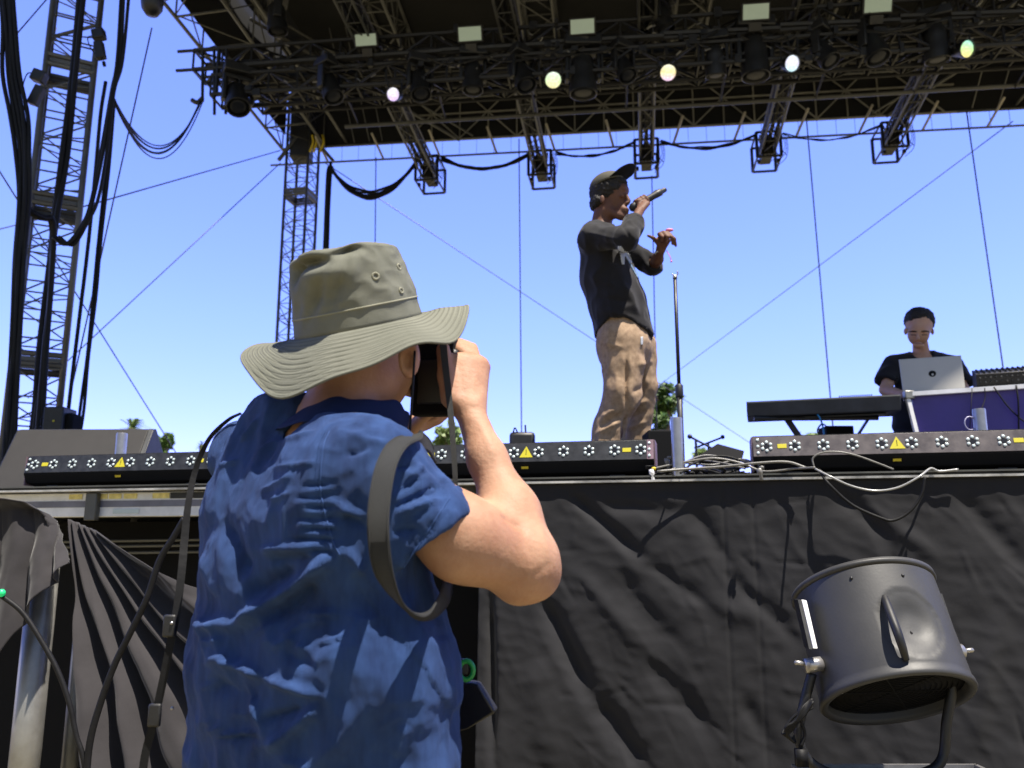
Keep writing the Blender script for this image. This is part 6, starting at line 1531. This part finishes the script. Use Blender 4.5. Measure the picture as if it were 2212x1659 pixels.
# hair
s = SDF((A(1255, 400).x, YP-.16, A(1300, 480).z), (A(1372, 400).x, YP+.14, A(1300, 362).z), 0.006)
s.ell(A(1310, 411), (.096, .083, .086), (FX, LX, ZU), .02).ell(A(1290, 440), (.042, .072, .040), k=.03).ell(A(1332, 397, -.02), (.060, .066, .030), (FX, LX, ZU), .02)
s.cap(A(1320, 405, -.072), A(1337, 402, -.066), .015, .012, .01)
s.ell(A(1350, 436, -.03), (.05, .09, .068), k=.008, op='sub').ell(A(1303, 434, -.10), (.022, .03, .032), k=.006, op='sub').ell(A(1315, 462), (.042, .08, .035), k=.01, op='sub')
P, Q = s.mesh(); N = vnormals(P, Q); P += N*(0.0075*npnoise(P, (85, 85, 85), 2.2)+0.004*npnoise(P, (190, 190, 190), 4.1))[:, None]; mkmesh('hair', P, Q, M['hair_black'], pf)
# cap: crown and upturned bill
cu = V((-0.26, 0.08, 0.95)).normalized(); CFX = V((0.80, -0.60, 0.10)); cf = (CFX-cu*CFX.dot(cu)).normalized(); cl2 = cu.cross(cf); cc0 = A(1311, 402)
rows = []
for i in range(15):
    ph_ = i/14*math.pi/2; row = []
    for j in range(40):
        a = 2*math.pi*j/40; sq = 1+0.02*math.cos(3*a)
        row.append(cc0+cf*math.cos(a)*.102*math.cos(ph_)*sq+cl2*math.sin(a)*.087*math.cos(ph_)+cu*(.078*math.sin(ph_)**.9-.004))
    rows.append(row)
MB().grid(rows, closed_u=True).build('cap', M['cap_cloth'], pf, smooth=True, solid=.003)
MB().ball(cc0+cu*.076, .006, 8, 6).build('cap_button', M['cap_cloth'], pf)
rows = []
for i in range(9):
    r = i/8; row = []
    for j in range(25):
        a = (j/24-.5)*1.95; cx_ = .098*math.cos(a); sx_ = .084*math.sin(a)
        L_ = r*.088*math.cos(a*.80)**.5 if abs(a) < 1.9 else 0
        row.append(cc0+cf*(cx_+L_)+cl2*(sx_*(1+.06*r))+cu*(.004+.018*r+.0*r-.020*(a/1.0)**2*r*.9)+ZU*.012*r)
    rows.append(row)
MB().grid(rows).build('cap_bill', M['soft_black'], pf, smooth=True, solid=.004)
# shirt
s = SDF((A(1225, 700).x, YP-.50, A(1300, 760).z), (A(1445, 560).x, YP+.42, A(1300, 470).z), 0.0065)
BW = V((1, -.15, 0))
s.ecap(A(1294, 528), A(1312, 600), (.112, .185), (.135, .17), BW, .05).ecap(A(1312, 600), A(1334, 660), (.135, .17), (.142, .168), BW, .05).ecap(A(1334, 660), A(1350, 750), (.142, .168), (.155, .175), BW, .05)
s.cap(A(1298, 508), NS, .062, .062, .05).cap(A(1305, 508), FS, .062, .060, .05)
s.cap(NS, NE, .064, .056, .03).cap(NE, A(1372, 478, -.21), .056, .050, .025)
s.cap(FS, FE, .062, .054, .03).cap(FE, A(1413, 565, .075), .052, .047, .02)
nd = (NW-NE).normalized(); hmn = A(1371, 480, -.215); s.cutplane(hmn, nd, np.array(hmn)-.07, np.array(hmn)+.09); s.cap(hmn-nd*.03, hmn+nd*.1, .040, .040, .003, 'sub')
fd_ = (FW_-FE).normalized(); hmf = A(1414, 567, .09); s.cutplane(hmf, fd_, np.array(hmf)-.07, np.array(hmf)+.08); s.cap(hmf-fd_*.03, hmf+fd_*.1, .037, .037, .003, 'sub')
x0_, zb_ = A(1340, 700).x, A(1340, 700).z
s.cutfn(lambda X, Y, Z: (zb_+.004+np.where(X < x0_, -.12*np.clip((x0_-.07-X)/.10, 0, 1)**1.0, -.10*np.clip((X-x0_)/.17, 0, 1)))+.015*np.sin(Y*16+1)-Z)
s.cap(A(1310, 480), A(1298, 505), .064, .066, .01, 'sub')
P, Q = s.mesh(); P = relax(P, Q, 2, .5); N = vnormals(P, Q)
h = creases(P, N, [(1262, 500, 1340, 520, 5, .008), (1275, 515, 1345, 535, 6, -.010), (1300, 560, 1352, 570, 7, -.006), (1265, 590, 1330, 620, 9, .008), (1285, 640, 1370, 655, 8, -.008), (1290, 665, 1380, 690, 7, .008), (1340, 600, 1385, 690, 7, .007), (1300, 690, 1400, 712, 5, -.006), (1370, 560, 1410, 585, 5, -.005), (1340, 480, 1366, 520, 4, -.006), (1355, 475, 1378, 500, 3, .004), (1310, 620, 1330, 700, 7, .006)])
h += .010*npnoise(P, (6, 6, 5), 1.1)+.007*npnoise(P, (14, 14, 9), 5.5, True)
P += N*h[:, None]; tee = mkmesh('shirt', P, Q, M['tee_black'], pf)
bt = bvh_of(tee)
decal(bt, 'chest_print', [(1334, 531), (1343, 531), (1350, 540), (1360, 548), (1366, 562), (1364, 572), (1355, 564), (1349, 554), (1349, 572), (1342, 572)], M['print_white'], pf, .003, 1.2)
decal(bt, 'print_stripe', [(1350, 556), (1355, 558), (1382, 600), (1379, 606)], M['print_blue'], pf, .003, 1.2)
# trousers
s = SDF((A(1235, 900).x, YP-.36, DECK), (A(1450, 700).x, YP+.40, A(1300, 675).z), 0.0075)
s.ecap(A(1343, 700), A(1348, 748), (.128, .155), (.150, .18), BW, .05)
s.cap(A(1338, 738, -.085), A(1346, 790, -.09), .108, .098, .03).cap(A(1346, 790, -.09), A(1345, 850, -.10), .098, .090, .03).cap(A(1345, 850, -.10), A(1317, 925, -.07), .090, .078, .03)
s.cap(A(1317, 925, -.07), V((fs[0].x-.03, fs[0].y-.01, DECK+.07)), .078, .090, .03)
s.cap(A(1384, 745, .08), A(1388, 835, .10), .088, .080, .02).cap(A(1388, 835, .10), A(1378, 940, .13), .080, .062, .02).cap(A(1378, 940, .13), V((fs[1].x+.01, fs[1].y, DECK+.07)), .062, .078, .02)
s.cutplane((0, 0, DECK+.045), (0, 0, -1))
P, Q = s.mesh(); P = relax(P, Q, 2, .5); N = vnormals(P, Q)
CR = [(1354, 760, 1352, 890, 5, -.020), (1352, 890, 1345, 960, 5, -.016), (1300, 738, 1350, 752, 6, .007), (1318, 770, 1312, 860, 9, .006), (1335, 880, 1300, 905, 6, .010), (1345, 892, 1290, 925, 6, -.011), (1345, 907, 1285, 940, 5, .009), (1375, 790, 1412, 778, 6, .006), (1362, 850, 1405, 830, 7, -.008), (1356, 885, 1402, 862, 7, .008), (1352, 908, 1400, 884, 6, -.009), (1350, 930, 1398, 908, 6, .008), (1330, 790, 1336, 870, 8, .006), (1390, 760, 1396, 850, 7, .005), (1300, 930, 1290, 990, 6, .005)]
h = 1.35*creases(P, N, CR)+.010*npnoise(P, (7, 7, 3), 2.1)+.005*npnoise(P, (13, 13, 7), 6.5, True)+.0014*npnoise(P, (34, 34, 24), 3.5, True)
P += N*h[:, None]; tr_ = mkmesh('trousers', P, Q, M['chino'], pf)
btr = bvh_of(tr_); decal(btr, 'pocket_clip', [(1383, 728), (1389, 728), (1388, 745), (1382, 745)], M['print_white'], pf, .003, 1.2)
q = MB()
for an in fs: q.ball(an+V((.06, -.02, -.055)), (.135, .05, .045), 16, 8)
q.build('shoe', M['black_plastic'], pf, smooth=True)
# wristband and pink ring
q = MB().tube([FW_+V((.027*math.cos(k*.5), .022*math.sin(k*.5), .008*math.cos(k*.5)))+V((-.002, .01, -.006)) for k in range(13)], .005, 6, closed=True); q.build('wristband', M['print_white'], pf, smooth=True)
q = MB().tube(bez([FW_+V((.028, -.02, -.01)), FW_+V((.045, -.03, -.05)), FW_+V((.05, -.03, -.07))], 5), .0025, 5).ball(FW_+V((.05, -.03, -.075)), .006, 8, 6)
M['pink'] = mat('pink_band', (0.75, 0.22, 0.42), .5); q.build('band_tail', M['pink'], pf)
MB().ball(A(1446, 497, -.13), (.022, .014, .009), 12, 8).build('pink_wrap', M['pink'], pf, smooth=True)
# microphone
t = thing('microphone', 'black handheld microphone gripped by the performer', 'microphone', m0)
MB().lathe(m0, md, [(.001, -.015), (.016, -.012), (.024, .0), (.0255, .012), (.024, .026), (.017, .036)], 20).build('mic_head', M['black_metal'], t, smooth=True)
MB().lathe(m0+md*.03, md, [(.0185, 0), (.0195, .03), (.019, .12), (.0205, .135), (.0205, .165), (.015, .17), (.014, .195), (.012, .200), (.001, .201)], 20).build('handle', M['black_plastic'], t, smooth=True)
MB().box(m0+md*.172+mu*.021, md*.010, mv*.006, mu*.002).build('switch', M['alu_dull'], t)

# ================================================================ LAPTOP MAN
YD = 5.5
def B(x, y, dy=0.0): return D(x, y, YD+dy)
dj = thing('person', 'man with short black hair in a black t-shirt looking down at the silver laptop', 'person', (B(1990, 900).x, YD, DECK-.35))
s = SDF((B(1885, 800).x, YD-.62, DECK-.36), (B(2115, 800).x, YD+.24, B(1990, 655).z), 0.0078)
up = V((0.02, -0.42, 0.9)).normalized(); fw = V((-0.02, -0.9, -0.42)).normalized(); lf = V((1, 0, 0))
s.ell(B(1985, 702), (.082, .096, .092), (lf, fw, up), .02).ell(B(1984, 722, -.050), (.068, .062, .078), (lf, fw, up), .03)
s.ell(B(1984, 746, -.105), (.038, .026, .022), k=.02).cap(B(1983, 722, -.105), B(1983, 732, -.125), .008, .013, .008)
s.ell(B(1973, 714, -.095), (.022, .012, .006), k=.008).ell(B(1995, 714, -.095), (.022, .012, .006), k=.008)
s.ell(B(1973, 720, -.108), (.012, .008, .007), k=.005, op='sub').ell(B(1995, 720, -.108), (.012, .008, .007), k=.005, op='sub')
s.ell(B(1984, 741, -.110), (.022, .010, .005), k=.004).ell(B(1984, 745, -.108), (.019, .010, .005), k=.004)
for sg in (-1, 1): s.ell(B(1985+sg*29, 716, .01), (.010, .016, .026), k=.006)
s.cap(B(1988, 742, .05), B(1992, 785, .08), .048, .060, .02)
s.ecap(B(1992, 800, .05), B(1994, 900, .06), (.165, .09), (.15, .09), lf, .05).ecap(B(1994, 900, .06), B(1990, 960, .06), (.15, .09), (.155, .10), lf, .05)
SL_, SR_ = B(1930, 790, .05), B(2058, 790, .05); EL2, ER2 = B(1913, 842, -.02), B(2080, 842, -.02); WL2, WR2 = B(1953, 853, -.26), B(2040, 850, -.26)
s.cap(B(1990, 785, .05), SL_, .05, .05, .04).cap(B(1990, 785, .05), SR_, .05, .05, .04).cap(SL_, EL2, .045, .038, .02).cap(SR_, ER2, .045, .038, .02)
for e_, w_, sg in ((EL2, WL2, 1), (ER2, WR2, -1)):
    s.cap(e_, w_, .037, .024, .02); hh = w_+V((.035*sg, -.07, -.005)); s.ecap(w_, hh, (.026, .014), (.036, .013), lf, .012)
    for i in range(4): b0 = hh+V((-.027+.018*i, -.02, 0)); s.cap(b0, b0+V((.002, -.035, .004)), .0095, .009, .005).cap(b0+V((.002, -.035, .004)), b0+V((.002, -.055, -.014)), .009, .008, .004)
    s.cap(w_+V((.03*sg, -.03, 0)), w_+V((.06*sg, -.07, -.01)), .012, .0095, .008)
for sg in (-1, 1):
    h0 = B(1992+sg*26, 960, .06); kn = V((h0.x, h0.y, DECK+.08)); an = V((h0.x, h0.y, DECK-.26)); s.cap(h0, kn, .08, .056, .03).cap(kn, an, .054, .038, .02).cap(an, an+V((0, -.12, -.05)), .036, .03, .02)
P, Q = s.mesh(); P = relax(P, Q, 1, .4); mkmesh('body', P, Q, M['skin_tan'], dj)
q = MB()
bd_ = bvh_of(SC.objects[dj.children[0].name])
for sg in (-1, 1):
    pts = [hit(bd_, 1985+sg*k, 716.5-(1.2 if 6 < k < 18 else 0), .001)[0] for k in (5, 9, 13, 17, 21)]
    q2 = MB().tube([p for p in pts if p], .0042, 5); q2.build('eyebrow', M['hair_black'], dj)
    pts = [hit(bd_, 1985+sg*k, 723.5, .0006)[0] for k in (6, 10, 14, 18)]; MB().tube([p for p in pts if p], .0026, 5).build('eyelash', M['hair_black'], dj)
pts = [hit(bd_, 1985+k, 742.5, .0004)[0] for k in (-9, -4, 0, 4, 9)]; MB().tube([p for p in pts if p], .0028, 5).build('mouth', mat('lip', (.20, .08, .06), .6), dj)
s = SDF((B(1945, 700).x, YD-.16, B(1990, 730).z), (B(2025, 700).x, YD+.15, B(1990, 650).z), 0.006)
s.ell(B(1986, 693, .012), (.094, .100, .094), (lf, fw, up), .02).ell(B(1985, 684, -.035), (.068, .050, .044), k=.02)
s.ell(B(1984, 741, -.10), (.066, .085, .076), (lf, fw, up), .006, 'sub')
P, Q = s.mesh(); N = vnormals(P, Q); P += N*(0.006*npnoise(P, (70, 70, 70), 2.2)+.003*npnoise(P, (170, 170, 170), 1.2))[:, None]; mkmesh('hair', P, Q, M['hair_black'], dj)
s = SDF((B(1885, 800).x, YD-.30, B(1990, 935).z), (B(2115, 800).x, YD+.26, B(1990, 745).z), 0.008)
s.ecap(B(1992, 802, .05), B(1994, 880, .06), (.180, .105), (.185, .11), lf, .05).ecap(B(1994, 880, .06), B(1990, 925, .06), (.185, .11), (.185, .115), lf, .05)
s.cap(B(1980, 776, .06), SL_, .060, .062, .04).cap(B(2004, 776, .06), SR_, .060, .062, .04).cap(SL_, B(1908, 832, .0), .062, .066, .03).cap(SR_, B(2085, 832, .0), .062, .066, .03)
for sh, el in ((SL_, EL2), (SR_, ER2)):
    dd = (el-sh).normalized(); hm = sh+dd*.155; s.cutplane(hm, dd, np.array(hm)-(.09, .10, .09), np.array(hm)+(.09, .12, .09)); s.cap(hm-dd*.04, hm+dd*.1, .046, .048, .003, 'sub')
s.cap(B(1988, 735, .0), B(1990, 772, .03), .066, .070, .01, 'sub')
P, Q = s.mesh(); P = relax(P, Q, 2, .5); N = vnormals(P, Q); P += N*(.006*npnoise(P, (8, 8, 6), 3.1)+.006*npnoise(P, (14, 14, 10), 5.5, True))[:, None]; mkmesh('t_shirt', P, Q, M['tee_black'], dj)
s = SDF((B(1900, 900).x, YD-.16, DECK-.34), (B(2090, 900).x, YD+.28, B(1990, 905).z), 0.011)
for sg in (-1, 1):
    h0 = B(1992+sg*26, 945, .06); kn = V((h0.x, h0.y, DECK+.08)); an = V((h0.x, h0.y, DECK-.28)); s.cap(h0, kn, .10, .078, .03).cap(kn, an, .076, .07, .02)
s.ecap(B(1990, 925, .06), B(1990, 950, .06), (.165, .11), (.17, .12), lf, .03)
P, Q = s.mesh(); mkmesh('trousers', P, Q, M['tee_black'], dj)
